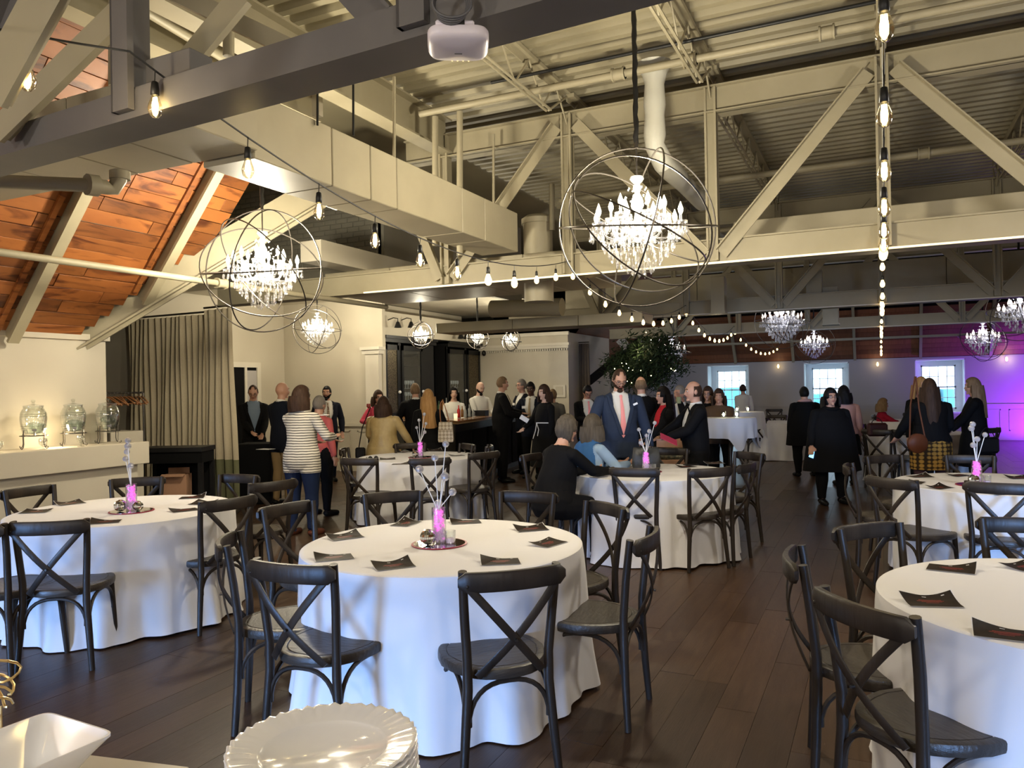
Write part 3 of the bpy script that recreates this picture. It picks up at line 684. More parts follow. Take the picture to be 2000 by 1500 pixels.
CH = [('A', 1003, 1120, 'front cross-back chair right of centre, backed to the viewer at the front centre table', 0),
 ('A', 563, 1108, 'large dark chair at the front centre table, just above the plate stack', 8),
 ('A', 440, 1058, 'chair seen nearly edge-on left of the front centre table', -10),
 ('A', 1267, 1048, 'chair with a brownish seat at the right side of the front centre table', 0),
 ('A', 1190, 990, 'chair on the aisle side behind the brown-seated chair', 0),
 ('A', 1033, 966, 'chair at the far side of the front centre table, right of the crystal stems', 0),
 ('A', 765, 966, 'chair at the far side of the front centre table, left of the crystal stems', 0),
 ('A', 556, 990, 'brown-lit chair at the far left of the front centre table', 0),
 ('B', 92, 1024, 'cross-back chair in front of the left table, backed to the viewer', 0),
 ('B', 450, 978, 'chair at the right front of the left table', -12),
 ('B', 268, 937, 'chair between the left table and the ledge, behind the centrepiece', 0),
 ('B', 52, 956, 'chair behind the left table at the far left edge', 0),
 ('B', -62, 1030, 'chair cut off by the left edge at the left table', 0),
 ('B', 470, 931, 'chair behind the left table in front of the curtain', 0),
 ('B', 537, 944, 'narrow side-on chair between the left table and the khaki trousers', -70),
 ('C', 840, 898, 'chair in front of the middle table, backed to the viewer', 0),
 ('C', 948, 886, 'chair at the right front of the middle table', 0),
 ('C', 700, 898, 'chair at the left front of the middle table', 0),
 ('C', 669, 879, 'chair left of the middle table near the panelled wall', 0),
 ('C', 916, 870, 'chair behind the middle table before the bar counter', 0),
 ('C', 958, 873, 'chair behind the middle table at its right end', 0),
 ('C', 800, 868, 'chair behind the middle table below the gold jacket', 0),
 ('D', 1238, 918, 'chair in front of the seated women table below the black handbag', 0),
 ('D', 1390, 918, 'chair in front of the seated women table at its right', 0),
 ('D', 1460, 909, 'nearer chair at the aisle side of the seated women table', 0),
 ('D', 1467, 887, 'farther chair at the aisle side of the seated women table', 0),
 ('D', 1087, 908, 'chair of the seated woman in the black sweater', 0),
 ('D', 1036, 890, 'dark empty chair left of the seated woman in the black sweater', 0),
 ('D', 1308, 879, 'chair behind the black handbag with a cushion and box behind it', 0),
 ('E', 1736, 938, 'chair at the left front of the right table', 0),
 ('E', 1953, 948, 'chair at the front of the right table under its menu cards', 0),
 ('E', 1655, 912, 'side-on chair by the aisle left of the right table', 0),
 ('E', 1722, 893, 'chair behind the right table by the aisle', 0),
 ('E', 1893, 893, 'chair behind the right table below the long haired women', 0),
 ('F', 1673, 1185, 'largest dark chair in the lower right foreground', 0),
 ('F', 1547, 1090, 'side-on chair left of the largest foreground chair', 0),
 ('F', 1688, 1031, 'chair at the far left of the lower right table', 0),
 ('F', 2003, 1020, 'chair cut off by the right edge between the two right tables', 0),
 ('G', 1711, 841, 'far chair in front of the table by the seated woman in red', 0),
 ('G', 1681, 831, 'far chair turned sideways at the left of the patterned skirt', 0),
 ('G', 1772, 842, 'far chair partly behind the woman in the patterned skirt', 0),
 ('G', 1938, 838, 'far chair right of the woman with the long brown hair', 0),
 ('I', 1706, 812, 'far chair behind the dark red handbag', 0),
 ('I', 1785, 808, 'far chair behind the standing women at the window', 0),
 ('H', 1517, 812, 'far chair facing the table left of the black coats', 0),
 ('H', 1480, 818, 'far chair at the cocktail table end of the aisle', 50),
 ('H', 1512, 800, 'far chair tucked in beneath the middle window', 0)]
GR = {'A': 'chairs around the front centre table', 'B': 'chairs around the left table', 'C': 'chairs around the middle table', 'D': 'chairs around the seated women table',
      'E': 'chairs around the right table', 'F': 'chairs around the lower right table', 'G': 'far chairs', 'H': 'far chairs', 'I': 'far chairs'}
for k, px, py, lb, tw in CH: chair(px, py, TAB[k], lb, GR[k], tw)
# ================================================================ MENU CARDS
def card_mesh(seed):
    rnd = random.Random(seed); cx = rnd.choice((-1, 1)); amp = rnd.uniform(.014, .034); two = rnd.random() < .5
    W_, H_ = .19, .13; nu, nv = 12, 10
    def P(u, v, d):
        x = (u-.5)*W_; y = (v-.5)*H_; uu = u if cx > 0 else 1-u
        z = amp*max(0, uu+v*.8-1.15)**1.6*2.2+(amp*.6*max(0, 1-uu+v-1.2)**1.5*2 if two else 0)+.0012
        return (x, y, z+d)
    b = MB(); nW = nu+1
    b.grid(lambda u, v: P(u, v, 0), nu, nv, 0); n0 = len(b.v); b.grid(lambda u, v: P(u, v, .0008), nu, nv, 0); return b, (lambda u, v: P(u, v, .0014)), nu, nv
CARDM = []
for s in range(6):
    b, P, nu, nv = card_mesh(s); me = b.mesh('menu_card', M['card'], True)
    p = MB(); p.grid(lambda u, v: P(.015+u*.97, .02+v*.96), 12, 10, 0)
    for r, (v0, u0, u1) in enumerate(((.60, .3, .72), (.52, .25, .75), (.44, .32, .7), (.34, .38, .62), (.85, .42, .5), (.85, .78, .84))):
        p.grid(lambda u, v: tuple(Vector(P(u0+u*(u1-u0), v0+v*.035))+Vector((0, 0, .0008))), 6, 1, 1 if r < 4 else 2)
    CARDM.append((me, p.mesh('printed_face', [M['print'], M['redtext'], M['card']], True)))
ci = [0]
def menu(px, py, rot, label, tn):
    c = atz(px, py, .766); k = ci[0] % 6; ci[0] += 1
    o = bpy.data.objects.new('menu_card', CARDM[k][0]); col.objects.link(o); o.location = (c.x, c.y, .767); o.rotation_euler = (0, 0, rot)
    tag(o, label, 'card', 'menu cards on the '+tn); inst('printed_face', CARDM[k][1], o)
A_ = 'front centre table'
for px, py, r, lb in ((768, 1106, .45, 'dark printed card nearest the front rim left of the mirror'), (977, 1098, .1, 'curled dark card nearest the front rim right of the mirror'), (1071, 1062, .9, 'curled dark card near the right rim, corner raised'), (1037, 1034, .3, 'flat wide dark card at the right back'), (909, 1020, .2, 'dark card just right behind the vase'), (793, 1023, 1.2, 'card with a bluish raised corner left behind the vase'), (674, 1050, .6, 'card near the left back rim'), (652, 1090, .35, 'glossy card near the left rim')):
    menu(px, py, r+YAW, lb+' on the '+A_, A_)
for px, py, r, lb in ((70, 1000, .1, 'card at the left behind the front chair rail'), (137, 984, .9, 'white folded card left of the centrepiece'), (360, 997, .7, 'dark curled card right of the centrepiece'), (376, 972, .2, 'card behind the dark curled one at the right'), (397, 984, -.3, 'small card at the right rim'), (205, 1020, .3, 'dark card with a lifted edge beside the front chair')):
    menu(px, py, r+YAW, lb+' on the left table', 'left table')
for px, py, r, lb in ((757, 897, .2, 'card beside the sunglasses'), (790, 883, 1, 'white pointed card behind the front chair'), (892, 890, .5, 'dark card right of the front chair'), (782, 907, 0, 'pale card before the sunglasses'), (850, 880, .3, 'card right of the vase')):
    menu(px, py, r+YAW, lb+' on the middle table', 'middle table')
for px, py, r, lb in ((1340, 912, .4, 'dark pointed card in the middle right'), (1395, 905, .1, 'card at the right back rim'), (1175, 927, .2, 'card at the left front rim'), (1205, 909, .1, 'white sheet under the seated woman hand')):
    menu(px, py, r+YAW, lb+' on the seated women table', 'seated women table')
for px, py, r, lb in ((1797, 931, .1, 'flat dark card at the left back'), (1835, 953, .5, 'curled dark card left of the centrepiece front'), (1956, 964, .1, 'dark card behind the front chair rail'), (1787, 943, .9, 'card curled by the left chair'), (1990, 934, 0, 'card cut by the right edge'), (1872, 929, .4, 'small card behind the centrepiece')):
    menu(px, py, r+YAW, lb+' on the right table', 'right table')
for px, py, r, lb in ((1858, 1112, -.6, 'strongly curled card farthest back'), (1818, 1177, -.15, 'dark card with red print in the middle'), (1965, 1240, -.5, 'dark card nearest the viewer with red print'), (2005, 1108, .4, 'card cut off by the right edge')):
    menu(px, py, r+YAW, lb+' on the lower right table', 'lower right table')
# ================================================================ CENTREPIECES
BALL = MB().ball((0, 0, 0), 1, 12, 8).mesh('crystal_ball', M['ball'], False)
def centre(key, tn, stems, disco, votive):
    px, py = CP[key]; c = atz(px, py, .768)
    o = MB().lathe([(.148, 0), (.150, .002), (.150, .005), (.140, .0055)], 40).build('mirror_tray', [M['red']], None, True); o.location = (c.x, c.y, .766)
    MB().lathe([(.139, .0045), (.139, .0065)], 40).build('mirror', M['mirror'], o, True); tag(o, 'round mirror tray with a red rim on the '+tn, 'tray', 'mirror trays')
    v = thing('crystal_vase', 'glass vase of pink and clear beads with crystal ball stems on the '+tn, 'vase', (c.x, c.y, .773), 0, 'bead vase centrepieces')
    MB().lathe([(.036, 0), (.038, .003), (.038, .19), (.0355, .19), (.0355, .006)], 24).build('glass', M['glass'], v, True)
    rnd = random.Random(hash(key) % 97); bs = MB(); bp = MB()
    for i in range(150):
        z = .012+.165*i/150; a = rnd.uniform(0, 6.28); r = rnd.uniform(.008, .027); (bp if (z > .07 or rnd.random() < .1) and rnd.random() < .8 else bs).ball((r*math.cos(a), r*math.sin(a), z), .0085, 6, 4)
    bs.build('clear_beads', M['clearbead'], v)['kind'] = 'stuff'; bp.build('pink_beads', M['pinkbead'], v)['kind'] = 'stuff'
    for i, (dx, dz) in enumerate(stems):
        dp = rnd.uniform(-.05, .05); e = Vector((rt0.x*dx+fw0.x*dp, rt0.y*dx+fw0.y*dp, dz)); rr = rnd.uniform(.018, .024)
        s = MB().tube([(0, 0, .15), Vector((0, 0, .19))+Vector((e.x, e.y, 0))*.12, e], .0028, 5).build('stem', M['card'], v, True); inst('ball', BALL, s, e, None, rr)
    q = c+rt0*(-.055)-fw0*.05
    if disco:
        def dball(p, r, lb):
            b = MB(); n = 11
            for j in range(n):
                e0 = -PI/2+PI*j/n; e1 = e0+PI/n*.9; nn = max(3, int(2*n*math.cos((e0+e1)/2)))
                for i in range(nn):
                    a0 = 2*PI*i/nn; a1 = a0+2*PI/nn*.9
                    b.add([(r*math.cos(e)*math.cos(a), r*math.cos(e)*math.sin(a), r*math.sin(e)) for e, a in ((e0, a0), (e0, a1), (e1, a1), (e1, a0))], [(0, 1, 2, 3)])
            b.ball((0, 0, 0), r*.97, 14, 9, 1); o = b.build('disco_ball', [M['disco'], M['darkport']]); o.location = (p.x, p.y, .773+r); tag(o, lb, 'ornament', 'mirror balls')
        dball(q, .042, 'mirror-tiled disco ball left of the vase on the '+tn)
        if disco > 1: dball(c+rt0*.065-fw0*.04, .036, 'smaller disco ball right of the vase on the '+tn)
    for k in range(votive):
        p = c+rt0*(.062-.13*k)-fw0*(.03+.02*k); g = thing('votive_glass', ['small clear votive glass right of the vase on the ', 'small clear votive glass left of the vase on the '][k]+tn, 'glass', (p.x, p.y, .773), 0, 'votive glasses')
        MB().lathe([(.026, 0), (.028, .002), (.030, .07), (.028, .07), (.026, .006)], 20).build('glass', M['glass'], g, True); MB().lathe([(.022, .006), (.024, .03), (.0, .032)], 12).build('beads', M['clearbead'], g, True)
centre('A', 'front centre table', [(.044, .53), (-.017, .456), (-.097, .40), (.042, .36), (.075, .27), (-.005, .205)], 1, 1)
centre('B', 'left table', [(0, .5), (-.01, .46), (-.05, .415), (-.048, .366), (.01, .32)], 2, 0)
centre('C', 'middle table', [(.055, .52), (-.005, .45), (.075, .405), (-.035, .36), (.055, .30)], 1, 0)
centre('D', 'seated women table', [(.1, .46), (-.06, .40), (.03, .385), (-.04, .27), (.015, .34)], 0, 1)
centre('E', 'right table', [(0, .47), (-.02, .44), (.06, .39), (.02, .354), (-.03, .31)], 1, 2)
# ================================================================ CHANDELIERS
def drop_mb(h=.05, r=.012, at_=(0, 0, 0), b=None):
    b = b or MB(); x, y, z = at_
    b.lathe([(.0015, 0), (r*.35, -.10*h), (r*.3, -.18*h), (r*.9, -.62*h), (r*.75, -.82*h), (.0005, -h)], 6, c=(x, y, z)); b.ball((x, y, z+.006), .006, 6, 4); return b
DROP = drop_mb(.062, .0135).mesh('crystal_drop', M['crystal'], False)
FLAME = MB().lathe([(.0075, 0), (.014, .016), (.016, .03), (.010, .048), (.004, .064), (.0005, .074)], 10)
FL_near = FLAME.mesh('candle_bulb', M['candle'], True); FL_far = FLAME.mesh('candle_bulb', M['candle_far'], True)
def chandelier(c, R, label, rings=4, near=False, mid=False, energy=0, ztop=4.7, tilt=0, scale=1.0, dim=False, band=.006):
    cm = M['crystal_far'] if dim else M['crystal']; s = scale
    t = thing('orb_chandelier', label, 'chandelier', c, tilt)
    rnd = random.Random(int(c[0]*100) & 255)
    hp = MB(); hp.tube([(0, 0, .34*s), (0, 0, R)], .006, 6); hp.tube([(0, 0, R), (0, 0, R+.05)], .014, 8)
    hp.build('hanging_rod', M['iron'], t, True)
    b = MB(); L_ = ztop-c[2]-R; n = max(4, int(L_/.05))
    b.tube([(rnd.uniform(-.004, .004), rnd.uniform(-.004, .004), R+.03+i*(L_-.03)/n) for i in range(n+1)], [.016+.004*(i % 2) for i in range(n+1)], 7); b.build('wrapped_cord', M['cable'], t, True)
    specs = [(0, PI/2, 0), (PI/2, PI/2+.25, 0), (0, .18, 0), (.6, PI/2-.6, .5), (-.7, PI/2+.65, 0), (1.3, .5, 0)][:rings]
    for k, (az, inc, _) in enumerate(specs):
        Rm = Matrix.Rotation(az, 3, 'Z') @ Matrix.Rotation(inc, 3, 'X'); n = 56; rr = R*(1-.012*k)
        MB().tube([Rm @ Vector((rr*math.cos(2*PI*i/n), rr*math.sin(2*PI*i/n), 0)) for i in range(n)], band, 6, closed=True).build('orb_ring', M['iron'], t, True)
    # crystal column
    MB().lathe([(.0, .355*s), (.045*s, .35*s), (.05*s, .335*s), (.022*s, .30*s), (.030*s, .27*s), (.016*s, .24*s), (.035*s, .20*s), (.045*s, .15*s), (.018*s, .10*s), (.03*s, .04*s), (.055*s, -.02*s), (.07*s, -.06*s), (.03*s, -.10*s), (.0, -.11*s)], 14).build('crystal_column', cm, t, False)
    tiers = [(8 if (near or mid) else 6, .30*s, .00, .045*s), (6 if (near or mid) else 4, .185*s, .065*s, .04*s)]
    drops = []
    for ti, (n, r, zz, dr) in enumerate(tiers):
        for i in range(n):
            a = 2*PI*i/n+.3+ti*.4; ex, ey = r*math.cos(a), r*math.sin(a)
            arm = MB(); arm.tube(arc((ex*.1, ey*.1, -.04*s), (ex*.75, ey*.75, -.16*s), (ex, ey, zz-.02*s), 8 if near else 4), .007*s, 6)
            if near or mid:
                arm = arm.build('arm', cm, t, True)
                MB().lathe([(.008*s, -.02*s), (dr, 0), (dr*1.08, .012*s), (dr*.8, .008*s), (.0, .004*s)], 10, c=(ex, ey, zz)).lathe([(.008*s, .008*s), (.008*s, .06*s)], 8, c=(ex, ey, zz)).build('candle_cup', cm, arm, False)
                inst('candle_bulb', FL_near if not dim else FL_far, arm, (ex, ey, zz+.06*s), None, s*1.15)
            else:
                arm.lathe([(.008*s, -.02*s), (dr, 0), (dr, .012*s), (.0, .004*s)], 8, c=(ex, ey, zz)); arm = arm.build('arm', cm, t, False)
                inst('candle_bulb', FL_near if not dim else FL_far, arm, (ex, ey, zz+.02*s), None, s*1.7)
            m_ = 6 if near else 4
            for k in range(m_): b_ = 2*PI*k/m_; drops.append((ex+dr*math.cos(b_), ey+dr*math.sin(b_), zz-.012*s))
    for (n, r, zz) in ((22, .245*s, -.09*s), (18, .20*s, -.15*s), (14, .15*s, -.20*s), (10, .10*s, -.245*s), (5, .045*s, -.28*s), (9, .10*s, -.08*s)):
        if not (near or mid): n = int(n*.6)
        for k in range(n): a = 2*PI*k/n+zz*9; drops.append((r*math.cos(a), r*math.sin(a), zz))
    if near:
        for (x, y, z) in drops: inst('crystal_drop', DROP, t, (x, y, z), (0, 0, rnd.uniform(0, 1)), (1, 1, rnd.uniform(.85, 1.35)))
    else:
        b = MB()
        for (x, y, z) in drops: drop_mb(.075*s, .019*s, (x, y, z), b)
        b.build('crystal_drops', cm, t)['kind'] = 'stuff'
    # bead chains swagged from the crown to the arms
    b = MB()
    for i in range(8):
        a = 2*PI*i/8+.3
        for q in range(9):
            u = (q+.5)/9; r = .05*s+.24*s*u; b.ball((r*math.cos(a), r*math.sin(a), .30*s-(.30*u+.10*math.sin(PI*u))*s), .007*s, 5, 4)
        for q in range(7):
            u = (q+.5)/7; a2_ = a+2*PI/8*u; b.ball((.285*s*math.cos(a2_), .285*s*math.sin(a2_), -.03*s-.05*s*math.sin(PI*u)), .007*s, 5, 4)
    b.build('bead_chains', cm, t)['kind'] = 'stuff'
    if energy: light('POINT', (c[0], c[1], c[2]+.17*s), energy, CHAN if not dim else (.9, .9, 1), .10*s, name='chandelier_light')
    return t
E0 = 85
chandelier((-1.50, 5.2, 2.70), .55, 'largest orb chandelier hanging right of the wrapped pipe, all candles lit', 6, near=True, energy=E0, tilt=.5)
chandelier((-4.98, 5.26, 2.69), .55, 'large orb chandelier hanging over the left table before the curtain', 5, near=True, energy=96, tilt=.3)
p = at(620, 643, 13.8); chandelier(tuple(p), .44, 'medium orb chandelier over the standing group by the alcove wall', 5, mid=True, energy=42, ztop=3.4, tilt=1.0, scale=.85)
for k, (x, y, r, tt, lb) in enumerate(((822, 655, 26, 13.2, 'small orb chandelier before the left bar cabinet'), (933, 660, 22, 15.0, 'small orb chandelier before the right bar cabinet'), (998, 665, 21, 16.2, 'small orb chandelier before the cream wall right of the bar'))):
    p = at(x, y, tt); R_ = r*tt/1500; chandelier(tuple(p), R_, lb, 4, energy=22, ztop=3.4, tilt=k*.7, scale=R_*1.9, band=.009)
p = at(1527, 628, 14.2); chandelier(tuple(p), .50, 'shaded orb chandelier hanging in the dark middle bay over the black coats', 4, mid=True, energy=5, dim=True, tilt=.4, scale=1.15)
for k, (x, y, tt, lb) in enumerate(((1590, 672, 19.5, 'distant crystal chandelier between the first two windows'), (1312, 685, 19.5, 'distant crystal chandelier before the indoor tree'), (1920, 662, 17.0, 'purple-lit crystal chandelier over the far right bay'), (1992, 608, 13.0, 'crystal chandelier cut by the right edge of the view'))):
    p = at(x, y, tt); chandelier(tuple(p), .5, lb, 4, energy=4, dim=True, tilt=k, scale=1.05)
# ================================================================ STRING LIGHTS
SOCK = MB().lathe([(.006, .0), (.013, -.004), (.016, -.03), (.017, -.055), (.012, -.058)], 8).mesh('socket', M['cable'], True)
BULB = MB().lathe([(.012, -.055), (.016, -.068), (.026, -.095), (.029, -.112), (.024, -.134), (.012, -.146), (.0005, -.149)], 10).mesh('bulb', M['bulb'], True)
BULBG = MB().lathe([(.012, -.055), (.016, -.068), (.026, -.095), (.029, -.112), (.024, -.134), (.012, -.146), (.0005, -.149)], 14).mesh('bulb', M['bulbglass'], True)
FILA = MB().tube([(-.006, 0, -.065), (-.008, 0, -.125), (0, 0, -.13), (.008, 0, -.125), (.006, 0, -.065)], .0045, 6).ball((0, 0, -.1), (.013, .013, .03), 8, 6).mesh('filament', M['filament'], True)
def string(label, pts, sag, step=.54, near=4.5, start=.27):
    t = thing('string_light', label, 'string lights', pts[0]); o0 = Vector(pts[0]); path = []
    for a, b in zip(pts, pts[1:]):
        a = Vector(a); b = Vector(b)
        for i in range(24):
            u = i/24; path.append(a.lerp(b, u)-Vector((0, 0, sag*4*u*(1-u)))-o0)
    path.append(Vector(pts[-1])-o0); MB().tube(path, .0045, 5).build('cable', M['cable'], t, True)
    d = -start
    for a, b in zip(path, path[1:]):
        L_ = (b-a).length; d += L_
        if d >= 0:
            p = b-(b-a).normalized()*d; d -= step
            MBp = inst('socket', SOCK, t, p-Vector((0, 0, .045)), None, 1 if (p+o0-CAM).length < 7 else .8); inst('wire', WIRE, MBp)
            nr = (p+o0-CAM).length < near+1.2
            bb_ = inst('bulb', BULBG if nr else BULB, MBp)
            if nr: inst('filament', FILA, bb_)
    return t
WIRE = MB().tube([(0, 0, 0), (.003, 0, .045)], .003, 4).mesh('wire', M['cable'])
string('swagged string of amber bulbs from the near truss over the left tables', [(-2.5, -2.9, 2.9), (-2.60, 2.05, 2.93), (-2.87, 7.42, 2.90), (-2.9, 12.8, 2.92), (-3.0, 18.1, 2.92), (-2.6, 23.3, 2.75)], .33)
string('straight overhead string of amber bulbs running to the far wall at the right', [(.03, -1.2, 2.95), (.03, 2.08, 2.93), (.04, 7.42, 2.90), (.04, 12.8, 2.90), (.04, 18.1, 2.88), (0.04, 23.3, 2.60)], .34, start=.1)
for k, (x, y, z, e) in enumerate(((-2.6, 1.95, 2.72, 1.2), (-2.7, 4.9, 2.4, 2.5), (.03, 4.9, 2.4, 2.5), (-2.9, 10, 2.4, 3), (.03, 10, 2.4, 3), (.03, 15.5, 2.4, 3), (-2.9, 15.5, 2.4, 3))): light('POINT', (x, y, z), e, WARM, .03, name='bulb_glow')
# ================================================================ WIRELESS BOX ON THE NEAR TRUSS
p = at(895, 92, 2.46); t = thing('wireless_access_box', 'white rounded wireless box fixed under the near grey truss', 'access point', tuple(p), .52)
rings = []
for (s, z) in ((.093, .03), (.097, .024), (.097, .004), (.090, -.006), (.075, -.012), (.05, -.018), (.02, -.022)):
    rings.append([(s*math.copysign(abs(math.cos(a))**.45, math.cos(a)), s*math.copysign(abs(math.sin(a))**.45, math.sin(a)), z) for a in [2*PI*k/32 for k in range(32)]])
MB().loft(rings[::-1]).build('shell', M['plastic_white'], t, True)
MB().bb(-.07, .05, -.092, .05, .028, .045, bev=.005).build('mount_plate', M['plastic_white'], t, True)
MB().bb(-.005, .02, -.0945, -.085, .028, .044).build('cable_port', M['darkport'], t); MB().bb(-.045, -.02, -.0945, -.085, .032, .040).build('cable_port', M['darkport'], t)
for k in range(4): MB().ball((-.02+.018*k, .072, -.013), .003, 6, 4).build('status_light', M['strip'], t)
MB().bb(-.012, .012, -.004, .0, -.0235, -.0222).build('nameplate_mark', M['greycable'], t)
cp = MB(); q = at(880, 12, 2.36)
for k in range(4):
    cp.tube([q+RT*((.050+.003*k)*math.cos(a)*1.0+.002*k)+Vector((0, 0, (.055-.004*k)*math.sin(a)))-FW*.006*k for a in [2*PI*i/24 for i in range(24)]], .0045, 6, closed=True)
cp.tube([q+RT*.05, at(905, 45, 2.38), at(898, 62, 2.40)], .004, 6)
tag(cp.build('coiled_cable', M['greycable'], None, True), 'coiled grey network cable on the truss above the white box', 'cable')
tag(MB().bb(-.13, .13, -.02, .1, 0, .12, bev=.004).build('junction_box', M['steel_grey']), 'small grey junction box on the near truss between post and brace', 'box').location = tuple(at(335, 150, 3.2)-Vector((0, 0, .03)))
# ================================================================ CURTAINS
def curtain(name, p0, p1, z0, z1, folds, amp, m, label, hem=None, flare=0, seed=1):
    rnd = random.Random(seed); p0 = Vector((p0[0], p0[1], 0)); p1 = Vector((p1[0], p1[1], 0)); d = p1-p0; L_ = d.length; d.normalize(); n = Vector((-d.y, d.x, 0)); N = folds*10
    ph = [rnd.uniform(-.5, .5) for _ in range(folds+2)]
    def P(u, v, off=0):
        f = u*folds; w_ = math.sin(2*PI*f+ph[int(f)]*.8*(1-abs(2*(f % 1)-1))); a = amp*(.55+.5*v)*(1+.5*ph[int(f)])
        q = p0+d*(L_*u*(1+flare*v))+n*(a*w_+off+.02*math.sin(5*v+f)); q.z = z1+(z0-z1)*v; return tuple(q)
    b = MB(); split = 1.0 if hem is None else (z1-hem)/(z1-z0)
    b.grid(lambda u, v: P(u, v*split), N, 14); b.grid(lambda u, v: P(u, v*split, .012), N, 14)
    o = tag(b.build(name, m, None, True), label, 'curtain')
    if hem is not None:
        b = MB(); b.grid(lambda u, v: P(u, split+v*(1-split)), N, 4); b.grid(lambda u, v: P(u, split+v*(1-split), .012), N, 4); b.build('hem_band', M['curtain_hem'], o, True)
    MB().tube([p0+Vector((0, 0, z1+.03)), p1+Vector((0, 0, z1+.03))], .014, 8).build('curtain_rail', M['iron'], o, True)
    return o
cl0 = aty(247, 700, 7.8); clm = aty(402, 700, 7.78); cr0 = aty(400, 700, 7.7); cr1 = aty(459, 700, 7.7)
curtain('curtain', (cl0.x, 7.84), (clm.x, 7.80), .02, 2.70, 15, .055, M['curtain'], 'beige pleated curtain with many narrow folds behind the coat hangers', seed=3)
curtain('curtain', (cr0.x, 7.70), (cr1.x, 7.66), .02, 2.74, 4, .035, M['curtain'], 'wide smooth beige curtain panel with a green hem', hem=.70, flare=.12, seed=5)
a = aty(1118, 700, 17.3); b_ = aty(1151, 700, 17.3)
curtain('curtain', (a.x, 17.3), (b_.x, 17.3), .02, 2.62, 6, .05, M['curtain_dark'], 'dark brown curtain bunched beside the cream wall corner', seed=8)
# ================================================================ DRINK DISPENSERS
def dispenser(px, label, fill):
    c = atx(px, 860, -6.93); t = thing('drink_dispenser', label, 'dispenser', (c.x, c.y, 1.121), PI/2-.3, 'glass drink dispensers')
    t.rotation_euler = (0, 0, math.radians(60))
    k = 1.0; z = .125
    MB().lathe([(.0, .0), (.075, .0), (.088, .02), (.105, .10), (.110, .15), (.103, .205), (.088, .235), (.080, .245), (.082, .262), (.078, .262), (.076, .246), (.084, .232), (.099, .203), (.106, .15), (.101, .10), (.084, .022), (.0, .006)], 28, c=(0, 0, z)).build('jar', M['glass'], t, True)
    for zz in (.06, .08, .17, .19): MB().tube([((.1025 if zz < .1 else .107)*math.cos(2*PI*i/28), (.1025 if zz < .1 else .107)*math.sin(2*PI*i/28), z+zz) for i in range(28)], .003, 5, closed=True).build('glass_rib', M['glass'], t, True)
    MB().lathe([(.0, .008), (.083, .024), (.099, .10), (.0, .10+fill)], 24, c=(0, 0, z)).build('water', M['water'], t, True)
    MB().lathe([(.084, .262), (.084, .268), (.03, .278), (.012, .285), (.010, .295), (.018, .305), (.016, .318), (.0, .322)], 20, c=(0, 0, z)).build('lid', M['glass'], t, True)
    f = MB(); f.tube([(0, -.09, z+.03), (0, -.125, z+.03), (0, -.128, z+.005)], .009, 8); f.box((0, -.115, z+.05), (.035, .012, .02)); f.build('tap', M['chrome'], t, True)
    s = MB(); 
    s.tube([(.11*math.cos(2*PI*i/24), .11*math.sin(2*PI*i/24), z-.004) for i in range(24)], .004, 6, closed=True); s.tube([(.11, 0, z-.004), (-.11, 0, z-.004)], .004, 6); s.tube([(0, .11, z-.004), (0, -.11, z-.004)], .004, 6)
    for i in range(4):
        a = PI/4+i*PI/2; ca, sa = math.cos(a), math.sin(a)
        s.tube([(r*ca, r*sa, zz) for r, zz in ((.098, z+.045), (.112, z+.05), (.115, z), (.112, .05), (.12, .02), (.135, .006), (.148, .014), (.146, .028))], .004, 6)
    s.build('wire_stand', M['iron'], t, True)
    return t
dispenser(66, 'ribbed glass drink dispenser on a wire stand, farthest left of the three', .02)
dispenser(144, 'ribbed glass drink dispenser on a wire stand, middle of the three', .03)
dispenser(211, 'fuller glass drink dispenser on a wire stand at the right end of the ledge', .06)
for px, lb in ((84, 'small glass cup under the tap of the left dispenser'), (158, 'small glass cup under the tap of the middle dispenser'), (-2, 'glass goblet at the far left end of the ledge')):
    c = atx(px, 865, -6.77); tag(MB().lathe([(.028, 0), (.03, .003), (.006, .008), (.006, .03), (.03, .045), (.036, .075), (.032, .1), (.03, .1), (.033, .075), (.0, .045)], 18).build('glass_cup', M['glass'], None, True), lb, 'glass', 'glasses on the ledge').location = (c.x, c.y, 1.121)
light('POINT', (-6.9, 3.9, 1.25), 1.5, WARM, .03); light('POINT', (-6.9, 4.6, 1.25), 1.5, WARM, .03)
# ================================================================ COAT HANGERS
rk = thing('coat_rack', 'black metal coat rack standing between the partition and the beige curtain', 'rack', (-8.0, 5.9, 0))
MB().tube([(0, -.2, 1.62), (0, .52, 1.62)], .011, 8).build('rail', M['iron'], rk, True)
for y in (-.2, .52): MB().tube([(0, y, 0), (0, y, 1.62)], .011, 8).tube([(-.2, y, .012), (.2, y, .012)], .011, 8).build('upright', M['iron'], rk, True)
hm = MB(); hm.tube([(0, 0, 0), (.006, 0, .03), (.016, 0, .045), (.004, 0, .062), (-.010, 0, .05)], .002, 5, mi=1); hm.tube([(-.19, 0, -.085), (-.12, 0, -.05), (-.04, 0, -.01), (0, 0, 0), (.04, 0, -.01), (.12, 0, -.05), (.19, 0, -.085)], .010, 7, sc=(1, .7))
hm.tube([(-.17, 0, -.082), (.17, 0, -.082)], .005, 5); hme = hm.mesh('coat_hanger', [M['hanger'], M['chrome']], True)
for i in range(15):
    o = bpy.data.objects.new('coat_hanger', hme); col.objects.link(o); o.location = (-8.0, 5.74+i*.047, 1.585-.012); o.rotation_euler = (0, random.uniform(-.08, .08), random.uniform(-.35, .15))
    tag(o, 'brown wooden coat hanger in the row on the rack beside the curtain', 'hanger', 'wooden coat hangers on the rack')
